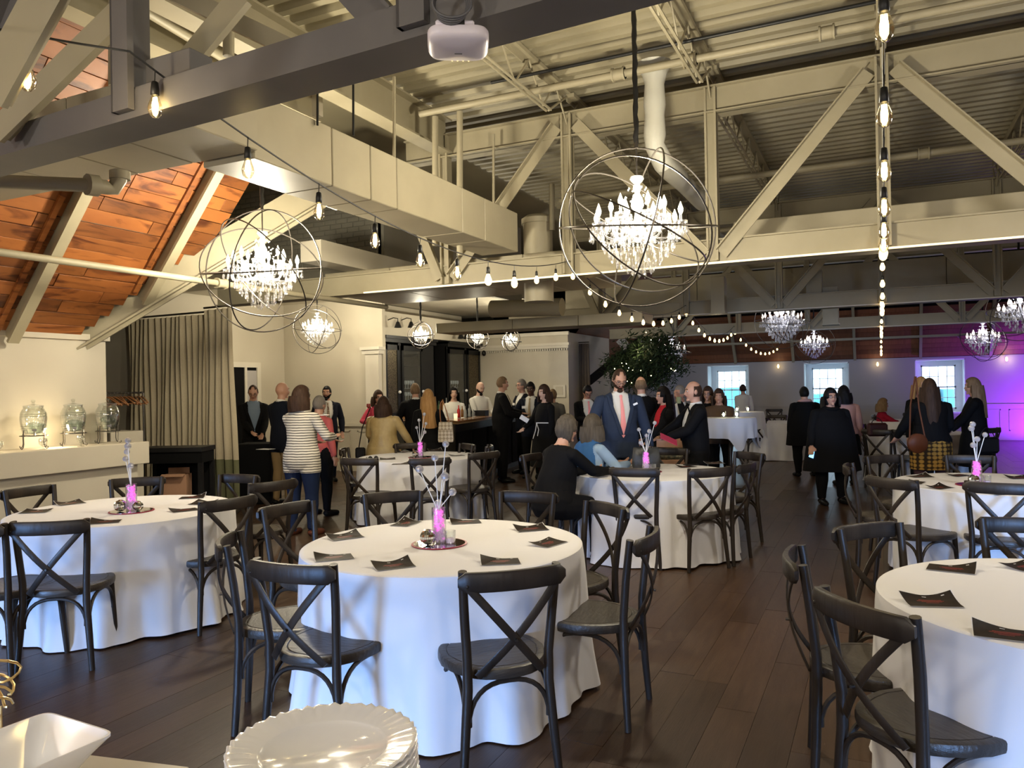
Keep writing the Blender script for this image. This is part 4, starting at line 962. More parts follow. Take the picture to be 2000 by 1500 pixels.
# black console with a carton
P = at(345, 800, 9.0); t = thing('black_console', 'black open console table in front of the pleated curtain', 'console', (P.x, P.y, 0), YAW)
MB().bb(-.37, .37, -.2, .2, .93, .98).build('tabletop', M['black'], t); MB().bb(-.36, .36, -.18, .18, .80, .93).build('apron', M['blackmat'], t)
for sx in (-1, 1):
    for sy in (-1, 1): MB().bb(sx*.34-.025, sx*.34+.025, sy*.17-.025, sy*.17+.025, 0, .80).build('leg', M['black'], t)
MB().bb(-.34, .34, -.17, .17, .38, .41).build('shelf', M['black'], t)
MB().bb(-.34, .34, .165, .175, .41, .8).build('back_panel', M['blackmat'], t)
Q = at(345, 945, 8.95); c = thing('cardboard_box', 'open brown cardboard box on the shelf of the black console', 'box', (Q.x, Q.y, .411), YAW+.1)
MB().bb(-.14, .14, -.1, .1, 0, .25).build('carton', M['cardboard'], c); MB().box((0, -.14, .25), (.26, .08, .004), rot=(.3, 0, 0)).build('flap', M['cardboard'], c); MB().box((0, .09, .28), (.24, .004, .08)).build('flap', M['cardboard'], c)
# black clothed table by the curtain
P = at(503, 800, 11.2); t = tag(MB().bb(-.26, .26, -.25, .25, 0, .86, bev=.02).build('draped_table', M['blackmat']), 'small black draped table in front of the man in the dark overcoat', 'table'); t.location = (P.x, P.y, 0); t.rotation_euler = (0, 0, YAW)
P = atz(519, 876, .87); tag(MB().box((0, 0, .001), (.2, .14, .003)).build('white_sheet', M['card']), 'white sheet of paper on the black draped table', 'paper').location = (P.x, P.y, .861)
# ================================================================ BAR
Lc, Cc, Rc = Vector((-8.35, 12.15)), Vector((-6.06, 10.65)), Vector((-6.75, 14.6))
Li, Ci, Ri = Vector((-8.1, 12.5)), Vector((-6.50, 11.5)), Vector((-7.15, 14.55))
def poly(b, pts, z0, z1, mi=0): return b.loft([[(p[0], p[1], z0) for p in pts], [(p[0], p[1], z1) for p in pts]], mi=mi)
t = thing('bar_counter', 'black panelled bar counter with a polished wooden top', 'bar', (-6.8, 12, 0)); o_ = Vector((-6.8, 12))
def sh(pts, k): 
    c = sum(pts, Vector((0, 0)))/len(pts); return [(p-o_)*(1)+(c-p)*k for p in pts]
six = [Lc, Cc, Rc, Ri, Ci, Li]
def inset(d):
    out = []
    for p, q in zip(six, (Vector((.2, .9)), Vector((-.9, .5)), Vector((-.8, 0)), Vector((.7, 0)), Vector((.3, -.4)), Vector((.5, -.5)))): out.append(p+q*d-o_)
    return out
poly(MB(), inset(.10), 0, 1.03).build('counter_body', M['black'], t)
poly(MB(), inset(.0), 1.055, 1.085).build('counter_top', M['walnut'], t)
poly(MB(), inset(.03), 1.03, 1.055).build('top_edge', M['bar_edge'], t)
for i in range(5):
    f0 = (i+.08)/5; f1 = (i+.92)/5; A, B = inset(.09)[1], inset(.09)[2]; p = A.lerp(B, f0); q = A.lerp(B, f1)
    MB().bar((p.x+.02, p.y, .5), (q.x+.02, q.y, .5), .03, .8, side=(1, 0, 0)).build('front_panel', M['blackmat'], t)
# cabinets
def Yc(px): return atx(px, 700, -8.8).y
def cabinet(y0, y1, mesh_, glass_, label, hinge):
    t = thing('bar_cabinet', label, 'cabinet', (-8.8, (y0+y1)/2, 0)); cy = (y0+y1)/2
    def B(name, m, *a, par=None): return MB().bb(*a).build(name, m, par or t)
    def yy(v): return v-cy
    B('back_panel', M['blackmat'], -.42, -.40, yy(y0), yy(y1), 0, 2.55); B('side_panel', M['black'], -.4, 0, yy(y0), yy(y0)+.03, 0, 2.55); B('side_panel', M['black'], -.4, 0, yy(y1)-.03, yy(y1), 0, 2.55)
    B('crown', M['black'], -.42, .06, yy(y0), yy(y1), 2.55, 2.66); B('crown_lip', M['black'], -.42, .10, yy(y0), yy(y1), 2.62, 2.68)
    B('base_cabinet', M['black'], -.4, .02, yy(y0)+.03, yy(y1)-.03, 0, 1.0); B('back_counter', M['blackmat'], -.4, .05, yy(y0), yy(y1), 1.0, 1.04)
    for nm, (a, b) in (('mesh_door', mesh_), ('glass_door', glass_)):
        fr = MB(); fr.bb(0, .025, yy(a), yy(a)+.07, 1.05, 2.5).bb(0, .025, yy(b)-.07, yy(b), 1.05, 2.5).bb(0, .025, yy(a), yy(b), 2.40, 2.5).bb(0, .025, yy(a), yy(b), 1.05, 1.14)
        d = fr.build(nm, M['black'], t)
        B('mesh_panel' if nm[0] == 'm' else 'pane', M['mesh'] if nm[0] == 'm' else M['pane'], .008, .013, yy(a)+.07, yy(b)-.07, 1.14, 2.40, par=d)
        MB().ball((.045, yy(b)-.035, 1.55), .035, 12, 8).build('round_knob', M['china'], d, True)
    lo = min(mesh_[0], glass_[0]); hi = max(mesh_[1], glass_[1])
    for (a, b) in ((y0, lo), (mesh_[1], glass_[0]) if mesh_[0] < glass_[0] else (glass_[1], mesh_[0]), (hi, y1)):
        if b-a > .03: B('face_panel', M['black'], -.02, .0, yy(a), yy(b), 1.04, 2.55)
    for z in (1.38, 1.62, 1.86, 2.1): B('shelf', M['blackmat'], -.38, -.02, yy(glass_[0])+.02, yy(glass_[1])-.02, z-.01, z)
    return t
cabinet(12.5, 14.45, (Yc(751), Yc(778)), (Yc(783), Yc(824)), 'black bar cabinet with a brass mesh door and a glass door, nearer the pilaster', 0)
cabinet(14.95, 16.55, (Yc(911), Yc(936)), (Yc(874), Yc(908)), 'black bar cabinet with a glass door beside the cream wall', 0)
tag(MB().bb(-9.25, -9.1, 14.46, 14.94, 0, 2.6).build('recess_panel', M['black']), 'plain black recess panel between the two bar cabinets', 'panel')
GL = MB().lathe([(.03, 0), (.031, .003), (.004, .008), (.004, .07), (.028, .09), (.034, .12), (.027, .165), (.025, .165), (.031, .12), (.0, .09)], 10).mesh('wine_glass', mat('shelf_glass', (.75, .78, .78), .08, trans=.4, spec=1), True)
for (px0, px1, lb) in ((789, 818, 'wine glass behind the glass door of the left bar cabinet'), (878, 904, 'wine glass behind the glass door of the right bar cabinet')):
    for z in (1.38, 1.62):
        for i in range(6):
            for r in range(2):
                y = Yc(px0)+(Yc(px1)-Yc(px0))*(i+.5)/6
                o = bpy.data.objects.new('wine_glass', GL); col.objects.link(o); o.location = (-8.93-r*.12, y, z+.001); tag(o, lb, 'glass', lb.replace('wine glass', 'wine glasses'))
# bottles and bar ware
def bottle(p, r, h, m, label, cat='bottle', group=None, name='bottle'):
    o = MB().lathe([(r*.9, 0), (r, .01), (r, h*.58), (r*.85, h*.66), (r*.35, h*.76), (r*.32, h*.97), (r*.4, h*.97), (r*.4, h), (0, h)], 12).build(name, m, None, True); o.location = p; return tag(o, label, cat, group)
bm = [mat('bottle_green', (.03, .07, .03), .1, spec=.8), mat('bottle_amber', (.25, .10, .02), .1, spec=.8), mat('bottle_clear', (.5, .52, .5), .08, trans=.5), mat('bottle_red', (.55, .02, .02), .15), mat('juice', (.80, .76, .42), .4)]
for i in range(7): bottle((-8.6, Yc(840)+i*.16, 1.041), .038, .30+.03*(i % 3), bm[i % 3], 'liquor bottle in the row on the black back counter', group='bottles on the back counter')
for i in range(2): tag(MB().lathe([(.05, 0), (.055, .2), (.04, .24), (.04, .26), (0, .26)], 14).build('juice_pitcher', bm[4], None, True), ['left pale yellow juice pourer behind the bar', 'right pale yellow juice pourer behind the bar'][i], 'pitcher').location = (-8.5, Yc(856)+i*.24, 1.041)
for i, (px, py, r, h, mi, lb) in enumerate(((896, 812, .028, .22, 3, 'tall red bottle standing on the wooden bar top'), (903, 811, .026, .20, 1, 'amber bottle right of the red bottle on the bar'), (909, 811, .025, .2, 2, 'clear bottle beside the amber bottle on the bar'), (917, 810, .026, .22, 2, 'clear bottle before the bearded bartender'), (925, 809, .03, .12, 2, 'short clear glass before the bearded bartender'))):
    p = atz(px, py+4, 1.085); bottle((p.x, p.y, 1.086), r, h, bm[mi], lb)
p = atz(890, 817, 1.085); tag(MB().lathe([(.03, 0), (.036, .08), (.033, .08), (.028, .006)], 14).build('candle_glass', M['strip'], None, True), 'small glowing candle glass on the bar before the dark haired bartender', 'candle').location = (p.x, p.y, 1.086)
p = atz(940, 812, 1.085); tag(MB().bb(-.12, .12, -.08, .08, 0, .1, bev=.004).build('bar_caddy', M['black']), 'black box at the right end of the bar top', 'box').location = (p.x, p.y, 1.086)
# tote bag hanging by the blonde woman
tm = mat('checked_tote', (.50, .42, .30), .7); N_ = tm.node_tree.nodes; ck = N_.new('ShaderNodeTexChecker'); ck.inputs['Scale'].default_value = 28; ck.inputs[1].default_value = (.55, .47, .34, 1); ck.inputs[2].default_value = (.30, .23, .15, 1)
mp = N_.new('ShaderNodeMapping'); mp.inputs['Rotation'].default_value = (0, PI/4, 0); tm.node_tree.links.new(N_['Texture Coordinate'].outputs['Object'], mp.inputs[0]); tm.node_tree.links.new(mp.outputs[0], ck.inputs[0]); tm.node_tree.links.new(ck.outputs[0], N_['Principled BSDF'].inputs['Base Color'])
P = at(871, 845, 10.75); t = thing('tote_bag', 'beige checked tote bag carried by the blonde woman', 'bag', (P.x, P.y, P.z-.13), YAW-.1)
MB().loft([[(x*w_, y*.045*(1.2-w_*.4), z) for x, y in ((-.10, -1), (.10, -1), (.10, 1), (-.10, 1))] for w_, z in ((1.0, 0), (1.08, .03), (1.0, .2), (.9, .28))]).build('bag_body', tm, t)
MB().tube(arc((-.07, 0, .27), (-.10, 0, .55), (-.04, 0, .58), 8), .007, 6).tube(arc((.05, 0, .27), (0, 0, .5), (-.04, 0, .58), 8), .007, 6).build('strap', M['hanger'], t, True)
# wall lamps over the cabinets, wall plate
for k, (px, py) in enumerate(((777, 634), (803, 634), (900, 656), (911, 657))):
    p = atx(px, py, -8.55); t = thing('spot_lamp', ['leftmost black spot lamp above the bar cabinets', 'second black spot lamp above the left bar cabinet', 'third black spot lamp above the right bar cabinet', 'last black spot lamp next to the cream wall'][k], 'lamp', tuple(p))
    MB().lathe([(.02, .06), (.03, .05), (.075, -.06), (.068, -.06), (.0, .03)], 14).build('shade', M['black'], t, True); MB().tube([(0, 0, .06), (0, 0, .12), (-.1, 0, .14), (-.24, 0, .10)], .010, 6).build('arm', M['black'], t, True)
p = aty(1093, 764, 16.58); t = thing('wall_phone', 'white framed wall panel beside the switch on the cream wall', 'wall panel', tuple(p)); MB().bb(-.15, .15, -.02, .0, -.14, .14).build('frame', M['trim'], t); MB().bb(-.09, .09, -.03, -.02, -.08, .11).build('plate', M['wall'], t)
p = aty(947, 690, 16.58); tag(MB().ball((0, 0, 0), (.05, .06, .07), 12, 8).build('wall_speaker', M['black'], None, True), 'small black speaker high on the cream wall by the cabinet', 'speaker').location = (p.x, 16.53, p.z)
# skylight panels over the back left bay
for k, (a, b) in enumerate((((1210, 662), (1233, 690)), ((1252, 664), (1276, 680)))):
    A = at(a[0], a[1], 19.0); B = at(b[0], b[1], 19.3); tag(MB().bar(A, B, .02, .22, side=tuple(FW)).build('roof_panel', mat('roof_panel_lit', (.8, .8, .78), .5)), ['left pale tilted panel high behind the dark brown curtain', 'right pale tilted panel high above the indoor tree'][k], 'panel')
A = at(1150, 745, 18.6); B = at(1262, 655, 19.6); tag(MB().bar(A, B, .1, .2, side=tuple(FW)).build('roof_brace', M['black']), 'dark slanting roof brace left of the indoor tree', 'brace')
# ================================================================ INDOOR TREE
P = at(1250, 757, 17.0); t = thing('indoor_tree', 'bushy indoor olive tree strung with tiny lights in the back left corner', 'tree', (P.x, P.y, 0)); rnd = random.Random(4)
MB().lathe([(.22, 0), (.28, .4), (.30, .45), (.26, .45), (.0, .42)], 20).build('planter', M['pot'], t, True)
tb = MB(); tb.tube([(0, 0, .4), (.03, .02, .9), (-.02, 0, 1.4)], [.06, .05, .045], 8); ends = []
for i in range(16):
    a = rnd.uniform(0, 6.28); e = Vector((rnd.uniform(.3, 1.05)*math.cos(a), rnd.uniform(.2, .6)*math.sin(a), rnd.uniform(1.75, 2.75))); tb.tube(arc((-.02, 0, 1.3), (e.x*.3, e.y*.3, e.z*.85), e, 6), [.03-.004*i_ for i_ in range(7)], 5); ends.append(e)
tb.build('trunk', M['bark'], t, True)
lf = MB(); 
for i in range(7000):
    e = rnd.choice(ends); u = rnd.random()**.5; p = Vector((0, 0, 1.5)).lerp(e, .35+.65*u)+Vector((rnd.gauss(0, .16), rnd.gauss(0, .16), rnd.gauss(0, .13)))
    d = Vector((rnd.gauss(0, 1), rnd.gauss(0, 1), rnd.gauss(0, .6))).normalized()*.075; s = d.cross(Vector((rnd.random(), rnd.random(), 1))).normalized()*.018
    lf.add([p-d, p+s, p+d, p-s], [(0, 1, 2, 3)])
lf.build('foliage', M['leaf'], t)['kind'] = 'stuff'
fl_ = MB()
for i in range(26): e = rnd.choice(ends); fl_.ball(tuple(Vector((0, 0, 1.5)).lerp(e, rnd.uniform(.6, 1.05))+Vector((rnd.gauss(0, .1), -.15, rnd.gauss(0, .1)))), .009, 6, 4)
fl_.build('fairy_lights', M['filament'], t)['kind'] = 'stuff'
light('POINT', (P.x+.1, P.y-.4, 2.3), 3, (1, .85, .5), .1)
# wall spots on far left
p = at(1317, 721, 21.5); tag(MB().ball((0, 0, 0), .06, 12, 8).build('wall_light', M['candle'], None, True), 'bright round light hanging before the grey far wall left of the windows', 'lamp').location = tuple(p); light('POINT', tuple(p-FW*.2), 2.5, (1, .95, .8), .06)
for k, (px, py) in enumerate(((1520, 716), (1714, 712), (1966, 702))):
    p = aty(px, py, 23.5); tag(MB().lathe([(.0, .07), (.02, .06), (.03, .0), (.02, -.04), (0, -.05)], 10).build('wall_bulb', M['bulb'], None, True), ['small amber bulb on the far wall between the first two windows', 'small amber bulb on the far wall left of the third window', 'amber wall light on the purple part of the far wall'][k], 'lamp').location = tuple(p); light('POINT', tuple(p-Vector((0, .1, 0))), .3 if k < 2 else .9, WARM, .04)
# ================================================================ HIGH TABLES
def square_cloth(R, H, drop, seed):
    b = MB(); n = 96; rings = []
    for r in (.02, .5, .97): rings.append([(R*r*math.cos(2*PI*k/n), R*r*math.sin(2*PI*k/n), H) for k in range(n)])
    for j in range(1, 9):
        q = j/8; ring = []
        for k in range(n):
            a = 2*PI*k/n; dd = drop*(.72+.28*abs(math.cos(2*a))**.5*1.0 if False else .70+.45*max(0, math.cos(4*a))**1.5)
            rr = R*(1.0+.04*q)+.025*q*math.cos(4*a)+.018*q*math.cos(13*a+seed)+.02*q*q*math.cos(7*a)
            ring.append((rr*math.cos(a), rr*math.sin(a), H-.01-dd*q))
        rings.append(ring)
    b.loft(rings, cap=False); b.add(rings[0], [tuple(range(n))]); return b
for k, (px, tt, lb) in enumerate(((1424, 11.9, 'white cloth draped over the nearer high cocktail table with candles'), (1448, 14.2, 'white cloth draped over the farther high cocktail table by the window'))):
    c = at(px, 757, tt); t = thing('cocktail_table', 'tall round cocktail table under the '+lb[:60].replace('white cloth draped over the ', 'cloth of the '), 'table', (c.x, c.y, 0), 0, 'cocktail tables'); t['label'] = ['nearer tall cocktail table standing left of the black coats', 'farther tall cocktail table standing by the first window'][k]
    MB().lathe([(.38, 1.04), (.385, 1.055), (.38, 1.07)], 30).build('tabletop', M['hanger'], t, True); MB().tube([(0, 0, .03), (0, 0, 1.04)], .03, 10).build('column', M['iron'], t, True); MB().lathe([(.26, 0), (.26, .015), (.05, .04), (.0, .04)], 24).build('foot', M['iron'], t, True)
    o = square_cloth(.40, 1.076, .42, k).build('tablecloth', M['cloth'], None, True); o.location = (c.x, c.y, 0); o.rotation_euler = (0, 0, .5+k); tag(o, lb, 'tablecloth', 'cocktail table cloths')
    for q in range(2):
        e = c+rt0*(-.12+.2*q)-fw0*.1; g = thing('candle_glass', ['left', 'right'][q]+' lit candle glass on the '+['nearer', 'farther'][k]+' cocktail table', 'candle', (e.x, e.y, 1.078)); MB().lathe([(.035, 0), (.04, .1), (.037, .1), (.032, .006)], 14).build('glass', M['glass'], g, True); MB().ball((0, 0, .05), (.018, .018, .03), 8, 6).build('flame', M['candle'], g, True)
# storage bench
P = at(1312, 757, 9.6); t = thing('storage_bench', 'brown storage bench with a patterned green cushion behind the seated women table', 'bench', (P.x, P.y, 0), YAW)
MB().bb(-.22, .22, -.18, .18, 0, .68, bev=.01).build('bench_body', M['cardboard'], t)
MB().bb(-.22, .22, -.18, .18, .68, .80, bev=.03).build('cushion', mat('patterned_cushion', (.07, .075, .05), .8, noise=(28, (.26, .23, .14), .06)), t)
P = at(1318, 875, 9.9); tag(MB().bb(-.2, .2, -.15, .15, 0, .14, bev=.003).build('cardboard_box', M['cardboard']), 'flat cardboard box on the patterned bench behind the handbag', 'box').location = (P.x, P.y, .802)
# bags and small things
P = atz(1262, 915, .77); t = thing('handbag', 'black leather handbag standing on the seated women table', 'bag', (P.x, P.y, .767), YAW-.1)
MB().loft([[(x*w_, y*d_, z) for x, y in ((-1, -.7), (-.8, -1), (.8, -1), (1, -.7), (1, .7), (.8, 1), (-.8, 1), (-1, .7))] for w_, d_, z in ((.125, .06, 0), (.137, .065, .03), (.135, .055, .12), (.125, .035, .20), (.12, .02, .215))]).build('bag_body', mat('black_leather', (.018, .018, .016), .45, bump=(14, .8)), t, True)
for s in (-1, 1): MB().tube(arc((-.06, s*.02, .2), (0, s*.04, .42), (.06, s*.02, .2), 10), .005, 6).build('handle', M['black'], t, True)
for k, (px, py, lb) in enumerate(((1350, 908, 'dark phone lying right of the black handbag'), (1193, 912, 'dark phone by the seated woman hand'))):
    P = atz(px, py, .77); o = MB().bb(-.075, .075, -.037, .037, 0, .009, bev=.003).build('phone', M['black']); o.location = (P.x, P.y, .768); o.rotation_euler = (0, 0, YAW+.2); tag(o, lb, 'phone')
P = atz(729, 899, .77); t = thing('sunglasses', 'dark sunglasses on the middle table beside the left chair', 'sunglasses', (P.x, P.y, .79), .8)
for s in (-1, 1): MB().lathe([(.0, -.002), (.026, -.002), (.028, 0), (.026, .002), (0, .002)], 14, M=Matrix.Translation((s*.034, 0, .003)) @ Matrix.Rotation(PI/2, 4, 'X')).build('lens', M['black'], t, True); MB().tube([(s*.06, 0, .012), (s*.062, .12, .008), (s*.055, .14, -.01)], .003, 6).build('temple', M['black'], t, True)
P = at(1713, 832, 11.4); t = thing('handbag', 'dark red handbag on the far chair below the seated woman in red', 'bag', (P.x, P.y, .78), .3)
MB().bb(-.14, .14, -.06, .06, 0, .2, bev=.03).build('bag_body', mat('oxblood_leather', (.045, .012, .012), .45), t); MB().tube(arc((-.08, 0, .19), (0, 0, .36), (.08, 0, .19), 8), .006, 6).build('handle', M['black'], t, True)
# ================================================================ FOREGROUND COUNTER, PLATES, BOWL
C0 = at(560, 757, .86); t = tag(MB().bb(-.75, 1.3, -.7, .30, -.04, 0, bev=.006).bb(-.7, 1.25, -.65, .25, -.99, -.04).build('buffet_counter', M['cream']), 'cream buffet counter edge at the bottom of the view', 'counter'); t.location = (C0.x, C0.y, 1.0); t.rotation_euler = (0, 0, YAW)
def plate_mb(R=.1315, n=96):
    def rp(k): a = 2*PI*k/n; return 1+.012*abs(math.cos(12*a))
    prof = [(.0, .000), (.045, .0), (.055, .002), (.085, .004), (.090, .010), (.105, .0145), (.125, .0175), (.1315, .0195), (.1318, .0215), (.130, .0225), (.124, .0205), (.104, .0175), (.0905, .0135), (.087, .0125), (.083, .0075), (.0, .006)]
    rings = []
    for r, z in prof:
        ring = []
        for k in range(n):
            a = 2*PI*k/n; f = max(0, min(1, (r-.09)/.03)); rr = max(r, .0008)*(1+f*.006*math.cos(40*a)); ring.append((rr*math.cos(a), rr*math.sin(a), z+f*.0022*math.cos(40*a)))
        rings.append(ring)
    return MB().loft(rings, cap=False)
pm = plate_mb(.1315).mesh('plate', M['china'], True); pc = at(622, 757, 1.088)
for k in range(10):
    o = bpy.data.objects.new('plate', pm); col.objects.link(o); o.location = (pc.x+random.uniform(-.002, .002), pc.y+random.uniform(-.002, .002), 1.001+k*.0092); o.rotation_euler = (0, 0, random.random())
    tag(o, 'white fluted china plate on top of the stack in the foreground' if k == 9 else 'white fluted china plate within the foreground stack', 'plate', None if k == 9 else 'stacked fluted plates')
R0 = at(228, 1433, 1.178); Fc = at(92, 1390, 1.264); side = Fc-R0; side.z = 0; perp = Vector((-side.y, side.x, 0)); cen = R0+side/2+perp/2; cen.z = 1.012; sz = side.length
def sq(s, z, e=.28, n=40): return [(s*math.copysign(abs(math.cos(a))**e, math.cos(a)), s*math.copysign(abs(math.sin(a))**e, math.sin(a)), z) for a in [2*PI*k/n for k in range(n)]]
rz_ = math.atan2(side.y, side.x); h = sz/2
o = MB().loft([sq(h*.42, 0), sq(h*.5, .004), sq(h*.82, .045), sq(h*1.0, .066, .2), sq(h*1.0, .070, .2), sq(h*.97, .070, .2), sq(h*.80, .048), sq(h*.46, .010), sq(h*.05, .008)], cap=True).build('square_bowl', M['china'], None, True); o.location = cen; o.rotation_euler = (0, 0, rz_); tag(o, 'white square china bowl in the lower left corner', 'bowl')
tr = MB().box((0, 0, .004), (.34, .20, .008), bev=.002).build('serving_board', M['cream']); P = at(95, 1485, 1.16); tr.location = (P.x, P.y, 1.002); tr.rotation_euler = (0, 0, YAW-.25); tag(tr, 'cream board beneath the white square bowl', 'board')
gw = MB(); G = at(2, 1355, 1.25)
for k in range(4): gw.tube([G+RT*(.022*math.cos(a+k)*(.6+.2*k))+UP*(.010+.018*math.sin(a)+.02*(k-1.5))+FW*(.01*math.cos(2*a)) for a in [2*PI*i/14 for i in range(12)]], .0022, 6)
gw.tube([G-UP*.02, Vector((G.x, G.y, 1.0))], .002, 6)
tag(gw.build('gold_wire_ornament', M['gold'], None, True), 'curled gold wire ornament at the lower left edge', 'ornament')
# ================================================================ PEOPLE
def cmat(name, c, rough=.85, **k):
    k.setdefault('spec', .15); return mat('cloth_'+name, c, rough, **k)
SK = {'light': mat('skin_light', (.50, .27, .18), .5), 'pale': mat('skin_pale', (.58, .36, .26), .5), 'tan': mat('skin_tan', (.40, .19, .11), .5), 'dark': mat('skin_dark', (.075, .035, .022), .45)}
HR = {'grey': mat('hair_grey', (.12, .105, .09), .6, spec=.12, noise=(60, (.22, .19, .16), .3, (1, 1, .15))), 'brown': mat('hair_brown', (.022, .012, .008), .6, spec=.12, noise=(60, (.065, .036, .022), .3, (1, 1, .1))),
      'black': mat('hair_black', (.006, .005, .005), .6, spec=.15), 'blond': mat('hair_blond', (.26, .13, .045), .6, spec=.12, noise=(50, (.46, .27, .11), .3, (1, 1, .08))), 'ltbrown': mat('hair_light_brown', (.13, .075, .04), .6, spec=.12, noise=(50, (.24, .16, .09), .3, (1, 1, .15))),
      'bobgrey': mat('hair_ash', (.055, .043, .032), .6, spec=.12, noise=(60, (.12, .10, .075), .3, (1, 1, .1)))}
CL = {'black': cmat('black', (.0045, .0042, .0045)), 'navy': cmat('navy', (.007, .009, .017)), 'blue': cmat('blue_suit', (.024, .034, .060)), 'white': cmat('white', (.66, .64, .58)), 'khaki': cmat('khaki', (.28, .19, .09)), 'denim': cmat('denim', (.010, .018, .05)),
      'pink': cmat('pink', (.52, .06, .10)), 'salmon': cmat('salmon', (.50, .11, .10)), 'gold': cmat('gold_satin', (.42, .30, .12), .35, noise=(9, (.50, .37, .17)), bump=(9, .9)), 'ltblue': cmat('light_blue', (.28, .40, .56)), 'shirtblue': cmat('shirt_blue', (.20, .26, .34)),
      'shawl': cmat('shawl_blue', (.035, .11, .27)), 'red': cmat('red', (.50, .02, .03)), 'crimson': cmat('crimson', (.28, .01, .03)), 'peach': cmat('peach', (.50, .28, .24)), 'grey': cmat('grey', (.12, .11, .095)), 'brown': cmat('brown_shine', (.10, .06, .035), .4),
      'tie_pink': cmat('tie_pink', (.80, .30, .29), .5), 'tie_tan': cmat('tie_tan', (.36, .28, .17), .6), 'tie_plaid': cmat('tie_plaid', (.10, .06, .04), .6, noise=(60, (.42, .33, .24), .05)), 'boot': cmat('boot', (.10, .03, .015), .4), 'shoe': cmat('shoe', (.01, .01, .01), .3), 'hosiery': cmat('hosiery', (.07, .035, .04), .6)}
def stripes():
    m = cmat('striped', (.62, .58, .49)); N = m.node_tree.nodes; L = m.node_tree.links
    w_ = N.new('ShaderNodeTexWave'); w_.bands_direction = 'Z'; w_.inputs['Scale'].default_value = 11; w_.inputs['Distortion'].default_value = 1.2; w_.inputs['Detail'].default_value = 2; L.new(N['Texture Coordinate'].outputs['Object'], w_.inputs['Vector'])
    r = N.new('ShaderNodeValToRGB'); r.color_ramp.elements[0].position = .12; r.color_ramp.elements[1].position = .34; r.color_ramp.elements[0].color = (.05, .04, .035, 1); r.color_ramp.elements[1].color = (.66, .61, .50, 1)
    L.new(w_.outputs[0], r.inputs[0]); L.new(r.outputs[0], N['Principled BSDF'].inputs['Base Color']); return m
CL['striped'] = stripes()
def patt():
    m = cmat('patterned_skirt', (.3, .2, .05)); N = m.node_tree.nodes; L = m.node_tree.links
    v = N.new('ShaderNodeTexVoronoi'); v.inputs['Scale'].default_value = 16; v.inputs['Randomness'].default_value = .15; mp = N.new('ShaderNodeMapping'); mp.inputs['Scale'].default_value = (1, 1, 1.3); L.new(N['Texture Coordinate'].outputs['Object'], mp.inputs[0]); L.new(mp.outputs[0], v.inputs['Vector'])
    r = N.new('ShaderNodeValToRGB'); r.color_ramp.elements[0].position = .35; r.color_ramp.elements[1].position = .55; r.color_ramp.elements[0].color = (.34, .19, .04, 1); r.color_ramp.elements[1].color = (.03, .018, .008, 1)
    L.new(v.outputs['Distance'], r.inputs[0]); L.new(r.outputs[0], N['Principled BSDF'].inputs['Base Color']); return m
CL['pattern'] = patt()
EYEW = mat('eye_white', (.6, .58, .55), .3); EYED = mat('eye_dark', (.02, .012, .01), .2); LIP = mat('lips', (.30, .07, .06), .5)
def ik(S, T, l1, l2, pole):
    d = T-S; L_ = min(d.length, (l1+l2)*.995); d.normalize(); T = S+d*L_
    a = (l1*l1-l2*l2+L_*L_)/(2*L_); h = math.sqrt(max(0, l1*l1-a*a)); pv = Vector(pole); pv = pv-d*pv.dot(d)
    if pv.length < 1e-4: pv = Vector((0, 0, -1))
    return S+d*a+pv.normalized()*h, T
def head_r(az, el, jaw=1.0):      # distance field of a head, az measured from the face (+Y) towards +X
    x = math.cos(el)*math.sin(az); y = math.cos(el)*math.cos(az); z = math.sin(el)
    X = .074*x; Y = .094*y; Z = .118*z
    if z < 0: X *= 1-.30*abs(z)**1.4; Y = Y*(1-.12*abs(z)) + (.012*abs(z) if y > -.2 else 0)
    if y < 0 and z < 0: Y *= 1-.25*abs(z)
    return Vector((X, Y, Z))
def head_mb(b, T):
    nu, nv = 28, 20; vs = []
    for j in range(nv+1):
        e = -PI/2+PI*j/nv
        for i in range(nu): vs.append(T @ head_r(2*PI*i/nu, e))
    fs = [(j*nu+(i+1) % nu, j*nu+i, (j+1)*nu+i, (j+1)*nu+(i+1) % nu) for j in range(nv) for i in range(nu)]
    b.add(vs, fs)
    def bl(c, r, n=8): b.ball((0, 0, 0), r, n, 6, M=T @ Matrix.Translation(c))
    bl((0, .092, -.018), (.013, .016, .026)); bl((0, .102, -.030), (.014, .013, .010)); bl((0, .085, .028), (.05, .012, .010)); bl((0, .080, -.052), (.022, .013, .014)); bl((0, .072, -.098), (.022, .018, .016))
    for s in (-1, 1): bl((s*.074, -.005, -.005), (.008, .018, .030)); bl((s*.036, .068, -.020), (.020, .014, .018))
